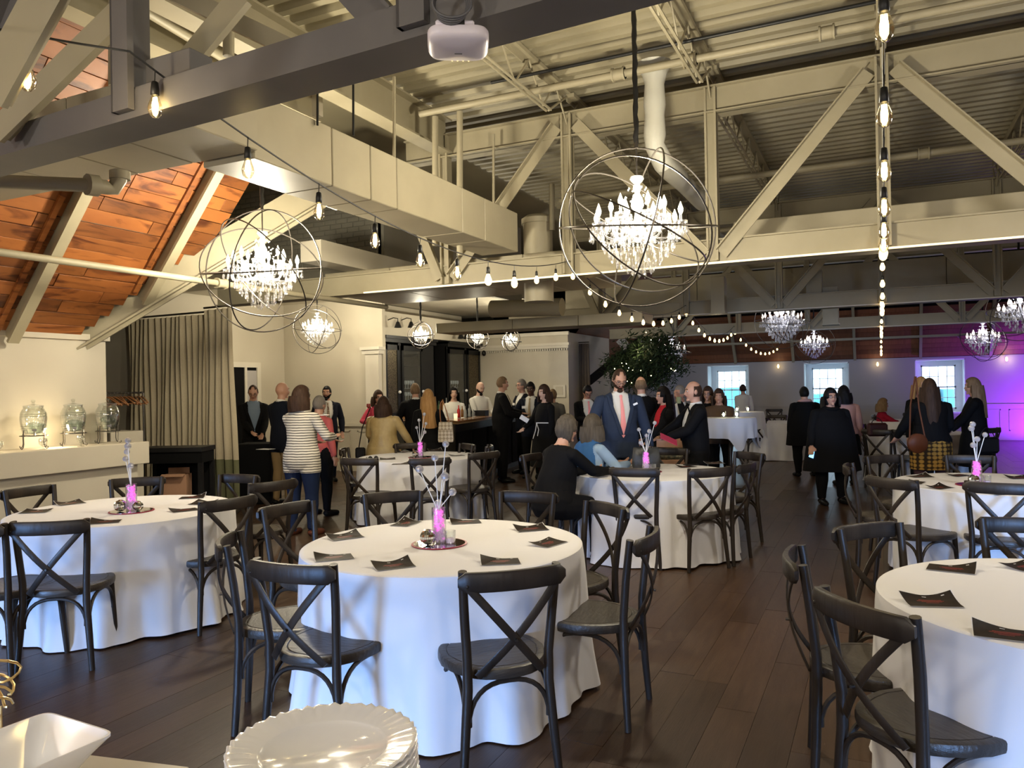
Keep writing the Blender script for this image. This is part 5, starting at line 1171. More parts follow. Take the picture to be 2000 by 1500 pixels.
def hair(style, m, T, parent):
    if style == 'none': return
    b = MB(); nu, nv = 36, 24
    def mask(az, el):
        a = abs((az+PI) % (2*PI)-PI); z = math.sin(el)
        if style == 'fringe': return a > 1.35 and -.45 < z < .45+ .1*(a-1.3)
        if style == 'receding': return (z > .90) or (a > 1.0 and z > -.45 and z > .25-.9*(a-1.0)) or (z > .62 and a > .5)
        if style == 'short': return z > .52 or (a > .95 and z > .05) or (a > 1.55 and z > -.5)
        if style in ('bob', 'long', 'hood', 'tousled', 'pony'): return z > .50 or (a > .75 and z > -.1) or (a > 1.25 and z > (-.75 if style != 'tousled' else -.90))
        return z > .5
    vol = {'fringe': 1.04, 'receding': 1.05, 'short': 1.10, 'bob': 1.27, 'long': 1.2, 'tousled': 1.27, 'hood': 1.27, 'pony': 1.14}.get(style, 1.1)
    rnd = random.Random(5); vs = []
    for j in range(nv+1):
        e = -PI/2+PI*j/nv
        for i in range(nu):
            az = 2*PI*i/nu; k = vol if mask(az, e) else 1.0
            nb_ = sum(mask(az+dx, e+dy) for dx, dy in ((.2, 0), (-.2, 0), (0, .16), (0, -.16)))/4; k = 1+(k-1)*(.35+.65*nb_) if mask(az, e) else 1.0
            if style == 'tousled': k *= 1+rnd.uniform(-.04, .06)
            vs.append(T @ (head_r(az, e)*k))
    fs = []
    for j in range(nv):
        e = -PI/2+PI*(j+.5)/nv
        for i in range(nu):
            if mask(2*PI*(i+.5)/nu, e): fs.append((j*nu+(i+1) % nu, j*nu+i, (j+1)*nu+i, (j+1)*nu+(i+1) % nu))
    b.add(vs, fs)
    L_ = {'bob': .15, 'long': .42, 'hood': .13}.get(style, 0)
    if L_:
        n = 26; rings_o = []
        amax = 2.05 if style != 'long' else 1.85
        for (off) in (1.0, .80):
            for q in range(9):
                v = q/8; row = []
                for i in range(n+1):
                    a = PI-amax+2*amax*i/n; w_ = 1+.03*math.sin(9*a+3*v); k = (.092*vol+.010*math.sin(PI*min(1, v*1.1))+.012*v)*w_*off
                    yb = -.012-(.03*v if style == 'long' else 0)
                    row.append(T @ Vector((k*math.sin(a)*(1+.0*v), yb+k*1.12*math.cos(a), .02-(L_+.02)*v+(.03 if style == 'long' else .015)*v*math.cos(a))))
                rings_o.append(row)
        W_ = n+1
        vs = [p for r in rings_o for p in r]; fs = []
        for lay in (0, 9):
            for q in range(8):
                for i in range(n): f = ((lay+q)*W_+i, (lay+q)*W_+i+1, (lay+q+1)*W_+i+1, (lay+q+1)*W_+i); fs.append(f)
        for i in range(n): fs.append((8*W_+i, 8*W_+i+1, 17*W_+i+1, 17*W_+i))
        for q in range(8):
            for i in (0, n): fs.append((q*W_+i, (q+1)*W_+i, (9+q+1)*W_+i, (9+q)*W_+i))
        b.add(vs, fs)
    b.build('hair', m, parent, True, 80)
def remesh(b, vox):
    me = b.mesh('tmp', M['card']); o = bpy.data.objects.new('tmp', me); tmpc.objects.link(o)
    r = o.modifiers.new('r', 'REMESH'); r.mode = 'VOXEL'; r.voxel_size = vox
    s = o.modifiers.new('s', 'SMOOTH'); s.iterations = 3; s.factor = .5
    return o
tmpc = bpy.data.collections.new('tmp'); col.children.link(tmpc)
PENDING = []
def person(px, top, t, face, label, skin='light', hstyle='short', hcol='brown', jacket=None, shirt='white', pants='black', shoes='shoe', tie=None, female=False, bulk=1.0,
           yaw=0, pitch=0, lhand=None, rhand=None, lean=0, seated=False, coat=None, skirt=None, beard=None, glasses=False, badge=False, vneck=True, open_=0.11, height=None, legs='pants', extra=None, scarf=None, vox=None, vest=None):
    P = at(px, top, t); top_z = P.z
    # stature from the top of the head (bent heads and seated people lose some)
    H = height or top_z/ (1.0)
    if seated: H = height or 1.62
    s = H/1.76; hd = .98+.02*s
    F_ = -FW if True else None
    # facing angle: 0 looks at the camera, 90 looks to the right of the picture
    dirv = (-Vector((FW.x, FW.y, 0)).normalized()); ang_ = math.atan2(dirv.y, dirv.x)+math.radians(face)
    rz = ang_-PI/2
    root = thing('person', label, 'person', (P.x, P.y, 0), rz)
    w_ = (.88 if female else .97)*(1+(bulk-1)*.75); hipw = (1.04 if female else .95)*bulk
    dz = 0 if not seated else top_z-H*1.0
    off = Vector((0, 0, dz))
    bend = math.radians(lean); hip0 = Vector((0, 0, .95*s))
    def tr(v):
        v = Vector(v)
        if v.z > hip0.z: r = v-hip0; v = hip0+Matrix.Rotation(-bend, 3, 'X') @ r
        return v+off
    b = MB()
    def ringt(z, rx, ry, y=0, n=20): return [tr((rx*math.cos(a), y+ry*math.sin(a), z)) for a in [2*PI*k/n for k in range(n)]]
    belly = (bulk-1)*.10
    prof = [(.80, .13*hipw, .10*hipw, 0), (.88, .165*hipw, .118*hipw, -.005), (.97, .168*hipw, .118*hipw, 0), (1.06, (.140 if female else .155)*bulk, .105*bulk+belly, .008), (1.15, .150*w_, .108*bulk+belly*.8, .012), (1.27, .168*w_, .115*(1+.5*(bulk-1)), .012),
            (1.36, .178*w_, .105, .0), (1.42, .170*w_, .085, -.008), (1.46, .115*w_, .068, -.01), (1.49, .062, .058, -.008), (1.54, .052, .054, 0), (1.60, .050, .054, .01)]
    rings = [ringt(z*s, rx, ry, y) for z, rx, ry, y in prof]
    b.loft(rings)
    neck = tr((0, .0, 1.52*s)); hc = tr((0, .015, (1.76-.118)*s)); hc = hc+Vector((0, math.sin(math.radians(pitch))*.03, -abs(math.sin(math.radians(pitch)))*.02))
    T = Matrix.Translation(hc) @ Matrix.Rotation(-math.radians(yaw), 4, 'Z') @ Matrix.Rotation(-math.radians(pitch)-bend*.5, 4, 'X') @ Matrix.Scale(hd*(.96 if female else 1.0), 4)
    head_mb(b, T)
    bones = [(tr((0, 0, .85*s)), tr((0, 0, 1.40*s)), 'torso', .13), (neck, hc, 'head', .05), (tr((-.1*w_, 0, 1.42*s)), tr((.1*w_, 0, 1.42*s)), 'torso', .05)]
    # arms
    for sd, hand in ((1, rhand), (-1, lhand)):
        S = tr((sd*.178*w_, -.008, 1.405*s))
        Hd = Vector(hand)*1.0 if hand is not None else Vector((sd*(.235*w_+.02), .03, .80*s))
        if hand is not None: Hd = Vector((Hd.x*w_, Hd.y, Hd.z*s))
        Hd = Hd+off if not seated or hand is None else Hd+off
        E, Wp = ik(S, Hd, .275*s, .245*s, (sd*.55, -.75, -.45))
        k = bulk**.5*(.88 if female else 1)
        b.tube([S-Vector((sd*.03, 0, 0)), S, S.lerp(E, .35), E, E.lerp(Wp, .3), E.lerp(Wp, .75), Wp], [.046*k, .048*k, .047*k, .040*k, .041*k, .031*k, .025*k], 12)
        d = (Wp-E).normalized(); sidev = d.cross(Vector((0, 0, 1)));
        if sidev.length < .2: sidev = Vector((0, 1, 0))
        sidev.normalize(); nrm = d.cross(sidev).normalized()
        if sd < 0: thumb = sidev
        else: thumb = -sidev
        if hand is None: nrm = Vector((-sd, 0, 0)); sidev = Vector((0, 1, 0)); thumb = sidev
        pc_ = Wp+d*.05
        Rm = Matrix((sidev, d, nrm)).transposed().to_4x4(); b.ball((0, 0, 0), (.040, .052, .018), 12, 8, M=Matrix.Translation(pc_) @ Rm)
        curl = .5 if hand is None else .9
        for q, (o_, ln) in enumerate(((-.029, .055), (-.010, .068), (.010, .070), (.029, .060))):
            base = pc_+sidev*(-o_ if sd < 0 else o_)+d*.042; p1 = base+d*ln*.5-nrm*ln*.15*curl*(-1 if hand is None else 1); p2 = p1+d*ln*.35-nrm*ln*.45*curl*(-1 if hand is None else 1)
            b.tube([base-d*.02, base, p1, p2], [.0095, .0095, .0088, .0075], 7)
        tb_ = pc_+thumb*.034-d*.02; b.tube([tb_, tb_+thumb*.022+d*.025, tb_+thumb*.024+d*.055], [.0115, .0105, .009], 7)
        bones += [(S, E, 'arm', .05*k), (E, Wp-d*.008, 'arm', .036*k), (Wp+d*.012, Wp+d*.12, 'hand', .03)]
    # legs
    feet = []
    for sd in (-1, 1):
        hp = tr((sd*.088*hipw, 0, .90*s))
        if seated:
            kn = hp+Vector((sd*.03, .42*s, -.02)); an = Vector((kn.x, kn.y-.03, .09)); mid = kn
        else:
            kn = Vector((sd*.098*hipw, .012, .49*s)); an = Vector((sd*.10*hipw+.0, -.015+.03*sd*.5, .085))
        k = (1.05 if female else 1.0)*bulk**.7
        b.tube([hp, hp.lerp(kn, .3), hp.lerp(kn, .7), kn, kn.lerp(an, .3), kn.lerp(an, .75), an], [.088*k, .085*k, .066*k, .055*k, .055*k, .038*k, .034*k], 14)
        fd = Vector((sd*.12, 1, 0)).normalized()
        b.tube([an+Vector((0, -.03, -.03)), an+Vector((0, -.02, -.045)), an+fd*.07+Vector((0, 0, -.05)), an+fd*.15+Vector((0, 0, -.058)), an+fd*.19+Vector((0, 0, -.062))], [.030, .038, .038, .032, .018], 10)
        bones += [(hp, kn, 'leg', .075*k), (kn, an, 'leg', .045*k), (an+Vector((0, -.02, -.03)), an+fd*.18+Vector((0, 0, -.06)), 'foot', .035)]
    px_m = t/1500; v_ = vox or max(.0085, min(.016, px_m*1.6))
    tmp = remesh(b, v_)
    PENDING.append(dict(root=root, tmp=tmp, bones=bones, s=s, off=off, tr=tr, T=T, skin=skin, hstyle=hstyle, hcol=hcol, jacket=jacket, shirt=shirt, pants=pants, shoes=shoes, tie=tie, coat=coat, skirt=skirt, beard=beard, glasses=glasses, badge=badge, open_=open_, hip=hip0, bend=bend, bulk=bulk, legs=legs, female=female, seated=seated, scarf=scarf, hipw=hipw, t=t, vest=vest))
    return root
def finish_people():
    dg = bpy.context.evaluated_depsgraph_get()
    for q in PENDING: dress(q, dg)
    for q in PENDING: bpy.data.objects.remove(q['tmp'])
    col.children.unlink(tmpc); bpy.data.collections.remove(tmpc)
def dress(q, dg):
    me = bpy.data.meshes.new_from_object(q['tmp'].evaluated_get(dg)); root = q['root']; s = q['s']
    nv = len(me.vertices); co = np.empty(nv*3); me.vertices.foreach_get('co', co); co = co.reshape(-1, 3)
    nf = len(me.polygons); polys = np.array([list(p.vertices)[:4] if len(p.vertices) > 3 else list(p.vertices)+[p.vertices[0]] for p in me.polygons])
    no = np.array([v.normal[:] for v in me.vertices])
    cen = co[polys].mean(1)
    tags = []; dists = []
    for a, b, tg, r in q['bones']:
        a = np.array(a); b = np.array(b); d = b-a; u = np.clip(((cen-a) @ d)/(d @ d), 0, 1); ds = np.linalg.norm(cen-(a+u[:, None]*d), axis=1)-r; dists.append(ds); tags.append(tg)
    best = np.argmin(np.array(dists), 0); tg = np.array(tags)[best]
    # untilt to judge heights along the trunk
    loc = cen-np.array(q['off']); c0 = np.array(q['hip']); cb, sb = math.cos(q['bend']), math.sin(q['bend']); rel = loc-c0
    up_ = np.where(loc[:, 2] > c0[2]-.02, rel[:, 2]*cb-(-rel[:, 1])*sb*1.0, rel[:, 2]); z = (up_+c0[2])/s; y = rel[:, 1]*cb-rel[:, 2]*sb; x = loc[:, 0]
    neckline = 1.475; tors = (tg == 'torso')
    headf = (tg == 'head'); tors = tors | (headf & (z < 1.47)); headf = headf & ~tors
    skinf = headf | (tg == 'hand') | (tors & (z > neckline))
    me.materials.clear(); me.materials.append(SK[q['skin']]); me.polygons.foreach_set('use_smooth', [True]*nf)
    body = bpy.data.objects.new('body', me); col.objects.link(body); body.parent = root
    def shell(name, mask, offs, m, z_lo=None):
        idx = np.nonzero(mask)[0]
        if len(idx) < 4: return None
        pf = polys[idx]; used, inv = np.unique(pf, return_inverse=True); inv = inv.reshape(pf.shape)
        vs = co[used]+no[used]*offs; b = MB(); b.v = [tuple(v) for v in vs]; b.f = [tuple(int(k) for k in dict.fromkeys(f)) for f in inv]; b.mi = [0]*len(b.f)
        return b.build(name, m, root, True, 89)
    arm = tg == 'arm'; leg = tg == 'leg'; foot = tg == 'foot'
    upper = (tors & (z <= neckline)) | arm
    low = leg | (tors & (z < 1.0))
    if q['legs'] == 'pants': shell('trousers', low & (z < 1.02) | leg, .010, CL[q['pants']])
    elif q['legs'] == 'bare': shell('stockings', leg, .002, CL['hosiery'])
    for sd in (-1, 1): shell('shoe', foot & (np.sign(x) == sd), .006, CL[q['shoes']])
    w = q['open_']; front = y > .02
    V = front & (np.abs(x) < np.clip((z-1.02)*w/.42, 0, .085)+.0) & (z > 1.02)
    if q['jacket']:
        Vm = V if w > 0 else np.zeros_like(V)
        shell('shirt', (tors & (z <= 1.485) & (z > .93)), .006, CL[q['shirt']])
        jk = (((tors | (leg & (np.array(z) > .76))) & (z <= 1.478) & (z > .76)) | arm) & ~(Vm & tors)
        o = shell('jacket', jk, .017, CL[q['jacket']])
    else: shell('shirt', ((tors & (z <= 1.47) & (z > .92)) | arm), .011, CL[q['shirt']])
    if q['vest']: shell('shawl', tors & (z <= 1.47) & (z > .92) & (np.abs(x) < .15), .024, CL[q['vest']])
    tr = q['tr']
    def fy(zz, xx=0):
        m_ = tors & (np.abs(z-zz/1.0) < .03) & (np.abs(x-xx) < .04)
        return (y[m_].max() if m_.any() else .12)
    if q['tie']:
        b = MB(); pts = [(z_, w__) for z_, w__ in ((1.465, .014), (1.445, .017), (1.43, .012), (1.30, .020), (1.15, .029), (1.06, .034), (1.01, .004))]
        rows = []
        for z_, w__ in pts:
            yf = fy(z_)+.018; c = [(-w__, yf), (0, yf+.006), (w__, yf), (0, yf-.006)]; rows.append([tr((a, b_, z_*s)) for a, b_ in c])
        b.loft(rows); b.build('tie', CL[q['tie']], root, True)
    if q['jacket'] and w > 0:
        for sd in (-1, 1):
            b = MB(); rows = []
            for z_ in (1.46, 1.36, 1.24, 1.12, 1.04):
                xi = max(0, (z_-1.02)*w/.42); yf = fy(z_, sd*xi)+.026; ww = .035 if z_ < 1.44 else .02
                rows.append([tr((sd*(xi-.004), yf, z_*s)), tr((sd*(xi+ww), yf-.004, z_*s)), tr((sd*(xi+ww), yf-.012, z_*s)), tr((sd*(xi-.004), yf-.010, z_*s))])
            b.loft(rows); b.build('lapel', CL[q['jacket']], root, True)
        b = MB(); b.tube([tr((.058*math.sin(a), -.008+.062*math.cos(a), (1.492-.012*math.cos(a))*s)) for a in [2*PI*k/20 for k in range(20)]], .012, 6, closed=True, sc=(1.6, .6)); b.build('collar', CL[q['shirt']], root, True)
    if q['badge']:
        yf = fy(1.30, .09)+.024; b = MB(); b.box(tuple(tr((.095*1, yf, 1.30*s))), (.075, .006, .045)); b.build('name_badge', M['card'], root)
    if q['coat'] or q['skirt']:
        mm, zt, zb, fl = q['coat'] or q['skirt']; b = MB(); rings = []; hw = q['hipw']
        for k in range(8):
            u = k/7; zz = zt+(zb-zt)*u; n = 40; bell = math.sin(min(1, u*3)*PI/2)
            rx = (.160+.022*bell+fl*u)*hw*(1 if zt < 1.2 else 1.04); ry = (.115+.025*bell+fl*.8*u)*hw
            rings.append([((rx*(1+.025*u*math.cos(9*a))*math.cos(a)), ry*(1+.025*u*math.cos(9*a))*math.sin(a), zz*s+q['off'].z) for a in [2*PI*i/n for i in range(n)]])
        b.loft(rings[::-1], cap=False); inner = [[(x_*.93, y_*.93, z_) for x_, y_, z_ in r] for r in rings]; b.loft(inner, cap=False)
        n = 40; b.add(list(rings[-1])+list(inner[-1]), [(i, (i+1) % n, n+(i+1) % n, n+i) for i in range(n)])
        b.build('coat_skirt' if q['coat'] else 'skirt', CL[mm], root, True)
    if q['scarf']:
        b = MB(); b.tube([tr((.085*math.sin(a), -.005+.075*math.cos(a), (1.485-.02*math.cos(a))*s)) for a in [2*PI*k/20 for k in range(20)]], .028, 8, closed=True, sc=(1, 1.3)); b.build('scarf', CL[q['scarf']], root, True)
    T = q['T']; hair(q['hstyle'], HR.get(q['hcol'], HR['brown']), T, root)
    # face
    if True:
        for sd in (-1, 1):
            e = MB(); e.ball((sd*.031, .0795, .004), (.013, .009, .008), 8, 6).ball((sd*.031, .0875, .004), (.006, .003, .006), 8, 4, mi=1)
            e.v = [tuple(T @ Vector(v)) for v in e.v]; e.build('eye', [EYEW, EYED], root, True)
            e = MB(); e.tube([(sd*.014, .0965, .024), (sd*.032, .094, .031), (sd*.050, .082, .024)], .0035, 6); e.v = [tuple(T @ Vector(v)) for v in e.v]; e.build('eyebrow', HR.get(q['hcol'], HR['brown']), root, True)
        e = MB(); e.tube([(-.022, .0875, -.053), (-.008, .0965, -.050), (0, .0965, -.052), (.008, .0965, -.050), (.022, .0875, -.053)], [.002, .005, .005, .005, .002], 6); e.v = [tuple(T @ Vector(v)) for v in e.v]; e.build('mouth', LIP, root, True)
    if q['beard']:
        b = MB(); nu, nvv = 36, 24; vs = [T @ (head_r(2*PI*i/nu, -PI/2+PI*j/nvv)*1.07) for j in range(nvv+1) for i in range(nu)]; fs = []
        for j in range(nvv):
            zz = math.sin(-PI/2+PI*(j+.5)/nvv)
            for i in range(nu):
                a = abs((2*PI*(i+.5)/nu+PI) % (2*PI)-PI); lim = -.52 if a < .30 else (-.34-.0*a if a < .6 else -.55+.32*a)
                if zz < lim and a < 1.5 and zz > -.97 or (a < .32 and -.40 < zz < -.30): fs.append((j*nu+(i+1) % nu, j*nu+i, (j+1)*nu+i, (j+1)*nu+(i+1) % nu))
        b.add(vs, fs); b.ball((0, 0, 0), (.034, .026, .030), 10, 6, M=T @ Matrix.Translation((0, .075, -.105))); b.build('beard', HR[q['beard']], root, True)
    if q['glasses']:
        g = MB()
        for sd in (-1, 1):
            g.tube([(sd*.034+.022*math.cos(a), .104-.010*abs(math.cos(a))*(1 if math.cos(a)*sd > 0 else 0), .002+.016*math.sin(a)) for a in [2*PI*k/14 for k in range(14)]], .0022, 5, closed=True)
            g.tube([(sd*.056, .094, .008), (sd*.080, .03, .008), (sd*.080, -.01, .004)], .002, 5)
        g.tube([(-.012, .105, .004), (.012, .105, .004)], .002, 5); g.v = [tuple(T @ Vector(v)) for v in g.v]; g.build('glasses', M['black'], root, True)
W_ = 'white'
person(494, 751, 12.0, 25, 'man in a black overcoat over a light blue shirt, looking down beside the curtain', hstyle='receding', hcol='brown', jacket='black', shirt='shirtblue', open_=.13, pitch=25, yaw=10, rhand=(.06, .28, 1.02), lhand=(-.1, .25, .98), coat=('black', 1.0, .45, .05), glasses=True)
person(549, 747, 10.9, 150, 'bald man seen from behind in a dark navy blazer and khaki trousers', hstyle='none', hcol='grey', jacket='navy', pants='khaki', skin='light', bulk=1.08, yaw=30, rhand=(.15, .25, 1.1), lhand=(-.12, .28, 1.08))
person(587, 757, 8.55, 158, 'woman in a cream striped jacket and dark jeans holding a plate', hstyle='bob', hcol='brown', jacket='striped', pants='denim', shoes='boot', female=True, bulk=1.18, yaw=30, rhand=(.24, .27, 1.16), lhand=(-.05, .3, 1.1), open_=0)
person(622, 775, 9.9, 150, 'woman in a salmon top mostly hidden behind the striped jacket', hstyle='short', hcol='grey', shirt='salmon', female=True, bulk=1.1, lhand=(-.05, .3, 1.1))
person(638, 755, 13.6, 22, 'bearded man in a navy suit with a plaid tie against the panelled wall', hstyle='short', hcol='black', jacket='navy', pants='navy', tie='tie_plaid', beard='black', badge=True, yaw=20, open_=.16, bulk=1.05, lhand=(-.25, .05, .92), rhand=(.24, .06, .92))
person(738, 765, 13.3, 30, 'woman in a pink top and glasses raising a wine glass near the bar', hstyle='bob', hcol='brown', shirt='pink', female=True, glasses=True, lhand=(.0, .28, 1.1), rhand=(.27, .22, 1.20), bulk=.98)
person(748, 779, 10.8, 165, 'woman in a shiny gold jacket seen from behind with a black shoulder bag', hstyle='bob', hcol='brown', shirt='gold', jacket='gold', open_=0, pants='black', female=True, bulk=1.30, rhand=(.30, .22, .98), lhand=(-.2, .22, 1.0), coat=('gold', 1.02, .62, .02))
person(812, 749, 12.6, 195, 'grey haired man in a black suit leaning at the bar, seen from behind', hstyle='short', hcol='ltbrown', jacket='black', bulk=1.15, rhand=(.25, .28, 1.12), lhand=(-.2, .3, 1.12), lean=6)
person(836, 763, 11.0, 185, 'woman with long straight blond hair in a black coat seen from behind', hstyle='long', hcol='blond', jacket='black', female=True, open_=0, coat=('black', 1.0, .5, .05), rhand=(.25, .15, .98), yaw=-10)
person(886, 757, 14.3, 8, 'dark haired woman bartender in a white shirt behind the bar', hstyle='long', hcol='black', shirt='white', skin='pale', female=True, lhand=(-.12, .3, 1.08), rhand=(.12, .3, 1.08), bulk=.95)
person(936, 745, 14.7, 35, 'bald bartender with a dark beard in a white shirt looking down', hstyle='none', hcol='black', shirt='white', beard='black', skin='pale', pitch=20, lhand=(-.15, .32, 1.08), rhand=(.1, .32, 1.06))
person(979, 736, 13.1, 98, 'large man in a black suit in profile facing right at the end of the bar', hstyle='short', hcol='ltbrown', jacket='black', bulk=1.32, lhand=(-.05, .36, 1.14), rhand=(.18, .3, 1.1), yaw=5)
person(1020, 741, 14.3, -60, 'grey haired man with glasses in a dark suit with a badge facing left', hstyle='short', hcol='grey', jacket='navy', glasses=True, badge=True, open_=.14, rhand=(.1, .3, 1.15))
person(1037, 746, 13.6, -18, 'man in a dark suit with a tan tie looking down between two guests', hstyle='short', hcol='black', skin='dark', jacket='navy', tie='tie_tan', open_=.15, rhand=(.22, .28, 1.2), lhand=(-.08, .3, 1.1), pitch=15, badge=True)
person(1064, 754, 12.0, -65, 'woman in a black dress with a white belt holding a phone', hstyle='bob', hcol='brown', shirt='black', skin='pale', female=True, bulk=1.22, legs='bare', skirt=('black', 1.08, .40, .06), rhand=(.12, .32, 1.05), lhand=(-.2, .05, .86), yaw=-15)
person(1079, 762, 14.6, 160, 'person in a grey jacket mostly hidden behind the woman in the black dress', hstyle='short', hcol='ltbrown', jacket='grey', shirt='grey', open_=0)
person(1146, 752, 13.0, 10, 'young dark haired man in a black suit and pink tie looking at his phone', hstyle='short', hcol='black', skin='tan', jacket='black', tie='tie_pink', open_=.17, pitch=32, lhand=(-.05, .28, 1.12), rhand=(.08, .28, 1.14), glasses=True, bulk=.98)
person(1076, 812, 6.95, 122, 'seated woman with short tousled hair in a black sweater', hstyle='tousled', hcol='bobgrey', shirt='black', pants='black', female=True, bulk=1.32, seated=True, lean=14, lhand=(-.05, .44, 1.20), rhand=(.14, .52, 1.20), yaw=5, height=1.66)
person(1142, 812, 7.7, 122, 'seated woman with a grey bob in a light blue top and blue shawl', hstyle='bob', hcol='bobgrey', shirt='ltblue', pants='denim', female=True, bulk=1.15, seated=True, lean=8, lhand=(-.05, .42, 1.22), rhand=(.16, .42, 1.22), yaw=-10, pitch=-8, height=1.62, scarf='shawl', vest='shawl')
person(1208, 731, 8.55, 6, 'bearded man in a blue suit with a long pink tie and glasses', hstyle='receding', hcol='brown', jacket='blue', pants='blue', tie='tie_pink', beard='brown', glasses=True, bulk=1.24, pitch=28, yaw=-4, open_=.13, rhand=(.30, .26, 1.02), lhand=(-.28, .12, .88), skin='light', height=1.80, vox=.009)
person(1252, 736, 10.6, 190, 'grey haired man in black with his back to the viewer behind the blue suit', hstyle='fringe', hcol='ltbrown', jacket='black', bulk=1.12, yaw=20, rhand=(.2, .28, 1.1))
person(1297, 758, 10.2, -75, 'woman with long black hair in a red top and black cardigan facing left', hstyle='long', hcol='black', shirt='red', jacket='black', female=True, open_=.30, skin='light', rhand=(.15, .28, 1.0), lhand=(-.1, .28, 1.0), skirt=('black', 1.0, .5, .04))
person(1329, 755, 11.0, -35, 'man in a dark suit drinking from a glass behind the balding man', hstyle='short', hcol='grey', jacket='black', yaw=25, lhand=(-.06, .17, 1.50), bulk=1.05, skin='tan')
person(1357, 746, 8.75, -88, 'balding man in a black suit in profile holding a pink booklet', hstyle='fringe', hcol='brown', jacket='black', open_=.20, bulk=1.15, rhand=(.16, .38, 1.08), lhand=(-.12, .34, 1.10), skin='light', vox=.009)
person(1383, 758, 12.6, -30, 'woman with dark hair and glasses behind the balding man', hstyle='bob', hcol='brown', shirt='black', female=True, glasses=True)
person(1404, 763, 12.3, -20, 'woman in a shiny brown jacket beside the cocktail table', hstyle='bob', hcol='brown', shirt='brown', jacket='brown', open_=0, female=True, bulk=1.15, lhand=(-.1, .28, 1.05), rhand=(.12, .28, 1.05))
person(1451, 752, 20.0, 180, 'waiter in a white shirt seen from behind at the first window', hstyle='short', hcol='brown', shirt='white', lhand=(-.06, .2, 1.0))
person(1571, 757, 13.1, 180, 'woman in a loose black coat seen from behind, walking away in the aisle', hstyle='short', hcol='black', shirt='black', jacket='black', open_=0, female=True, bulk=1.32, coat=('black', 1.32, .62, .04), scarf='peach')
person(1621, 762, 10.1, 5, 'dark haired woman in a long black coat facing the viewer with a phone', hstyle='hood', hcol='black', shirt='black', jacket='black', open_=0, female=True, bulk=1.36, coat=('black', 1.34, .52, .075), glasses=True, skin='light', pitch=-6, scarf='black', rhand=(.30, .12, .86), lhand=(-.26, .06, .84), yaw=6)
person(1648, 757, 11.9, 172, 'woman in a pale pink jacket and black skirt behind the black coat', hstyle='bob', hcol='black', shirt='peach', jacket='peach', open_=0, female=True, bulk=1.1, skirt=('black', 1.0, .55, .03))
person(1723, 780, 15.9, 75, 'seated woman in a crimson top under the second window', hstyle='bob', hcol='ltbrown', shirt='crimson', female=True, seated=True, rhand=(.15, .42, 1.15), lhand=(-.1, .42, 1.2), bulk=1.05, height=1.62)
person(1816, 742, 9.3, 180, 'woman with long dark wavy hair and a patterned skirt, back to the viewer', hstyle='long', hcol='brown', shirt='black', jacket='black', open_=0, female=True, bulk=1.28, legs='bare', skirt=('pattern', 1.02, .58, .0), rhand=(.2, .2, .98), lhand=(-.26, .28, .98), scarf=None, yaw=20)
person(1797, 739, 10.6, 10, 'blond woman mostly hidden behind the long dark wavy hair', hstyle='long', hcol='blond', shirt='black', female=True, bulk=1.0)
person(1902, 740, 10.6, -120, 'woman with light brown hair in a black coat before the purple wall', hstyle='long', hcol='ltbrown', shirt='black', jacket='black', open_=0, female=True, bulk=1.18, coat=('black', 1.0, .45, .05), rhand=(.12, .3, 1.0), lhand=(-.1, .28, .98))
finish_people()
# ---- held and worn things
def placed(name, label, cat, px, py, t, fn, rz=YAW):
    p = at(px, py, t); o = fn(); o.name = name; o.location = tuple(p); o.rotation_euler = (0, 0, rz); return tag(o, label, cat)
placed('phone', 'blue-lit phone in the hand of the woman in the long black coat', 'phone', 1588, 884, 9.95, lambda: MB().bb(-.035, .035, -.004, .004, -.07, .07, bev=.002).build('x', mat('phone_screen', (.2, .5, 1), .3, emit=(.15, .45, 1), es=1.3))).rotation_euler = (0, .35, YAW)
placed('phone', 'white phone held by the woman in the black dress', 'phone', 1024, 818, 11.75, lambda: MB().bb(-.036, .036, -.004, .004, -.07, .07, bev=.002).build('x', M['card'])).rotation_euler = (0, -1.0, YAW)
placed('booklet', 'pink booklet held by the balding man', 'booklet', 1306, 858, 8.45, lambda: MB().box((0, 0, 0), (.20, .14, .008), bev=.001).build('x', cmat('booklet', (.50, .05, .10), .5))).rotation_euler = (.4, .45, YAW)
placed('drink_glass', 'pale green drink held up by the man behind the balding man', 'glass', 1326, 788, 10.6, lambda: MB().lathe([(.03, 0), (.038, .09), (.0, .08)], 14).build('x', mat('lime_drink', (.45, .50, .28), .1, trans=.4), None, True))
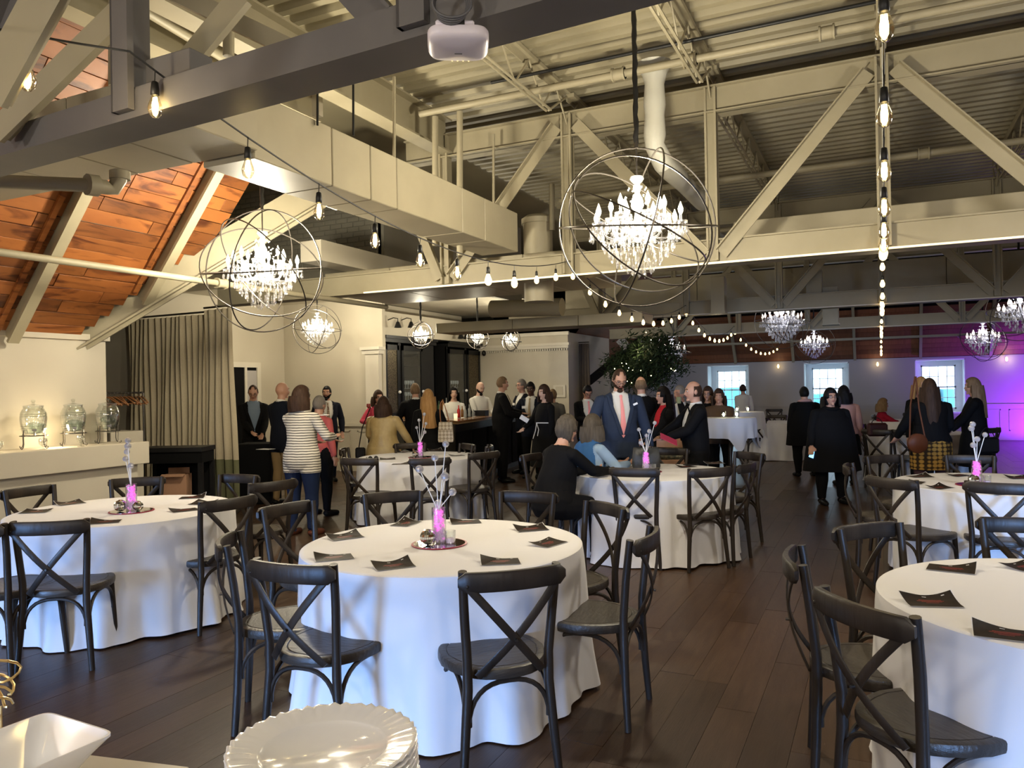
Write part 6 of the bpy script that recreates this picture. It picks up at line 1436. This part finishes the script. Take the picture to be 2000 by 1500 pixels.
placed('wine_glass', 'red wine glass raised by the woman in the pink top', 'glass', 720, 806, 12.9, lambda: MB().lathe([(.03, 0), (.004, .006), (.004, .07), (.036, .10), (.032, .15), (.0, .12)], 14).build('x', M['redtext'], None, True))
placed('small_plate', 'small white plate held by the woman in the striped jacket', 'plate', 634, 812, 8.35, lambda: MB().lathe([(.03, 0), (.06, .008), (.058, .011), (.0, .006)], 20).build('x', M['china'], None, True))
placed('round_shoulder_bag', 'round brown leather shoulder bag over the patterned skirt', 'bag', 1792, 866, 8.95, lambda: MB().lathe([(.0, -.04), (.09, -.04), (.115, -.02), (.115, .02), (.09, .04), (0, .04)], 24, M=Matrix.Rotation(PI/2, 4, 'X')).tube([(-.09, 0, .06), (-.02, .1, .45), (.06, .14, .78)], .009, 6).tube([(.09, 0, .06), (.07, .08, .4), (.07, .14, .78)], .009, 6).build('x', cmat('brown_leather', (.11, .035, .015), .4), None, True))
placed('shoulder_bag', 'small black shoulder bag hanging left of the gold jacket', 'bag', 704, 885, 10.7, lambda: MB().bb(-.07, .07, -.03, .03, -.10, .08, bev=.02).tube([(-.02, 0, .08), (.03, 0, .35), (.16, -.04, .64)], .008, 6).build('x', M['black'], None, True))
placed('quilted_bag', 'black studded handbag of the woman before the purple wall', 'bag', 1928, 868, 10.3, lambda: MB().bb(-.15, .15, -.05, .05, -.12, .10, bev=.03).tube(arc((-.1, 0, .1), (0, 0, .35), (.1, 0, .1), 8), .006, 6).build('x', M['black'], None, True))
placed('pocket_square', 'white pocket square in the blue suit', 'cloth', 1241, 789, 8.36, lambda: MB().box((0, 0, 0), (.05, .006, .022), rot=(0, -.4, 0)).build('x', M['card']))
placed('belt_ribbon', 'white ribbon belt of the woman in the black dress', 'belt', 1062, 826, 11.83, lambda: MB().box((0, 0, 0), (.24, .008, .014), rot=(0, .02, 0)).tube([(-.11, 0, 0), (-.13, 0, -.12), (-.17, -.01, -.24)], .006, 5).tube([(-.11, 0, 0), (-.08, 0, -.1), (-.10, -.01, -.2)], .006, 5).build('x', M['card']))
# interim lights
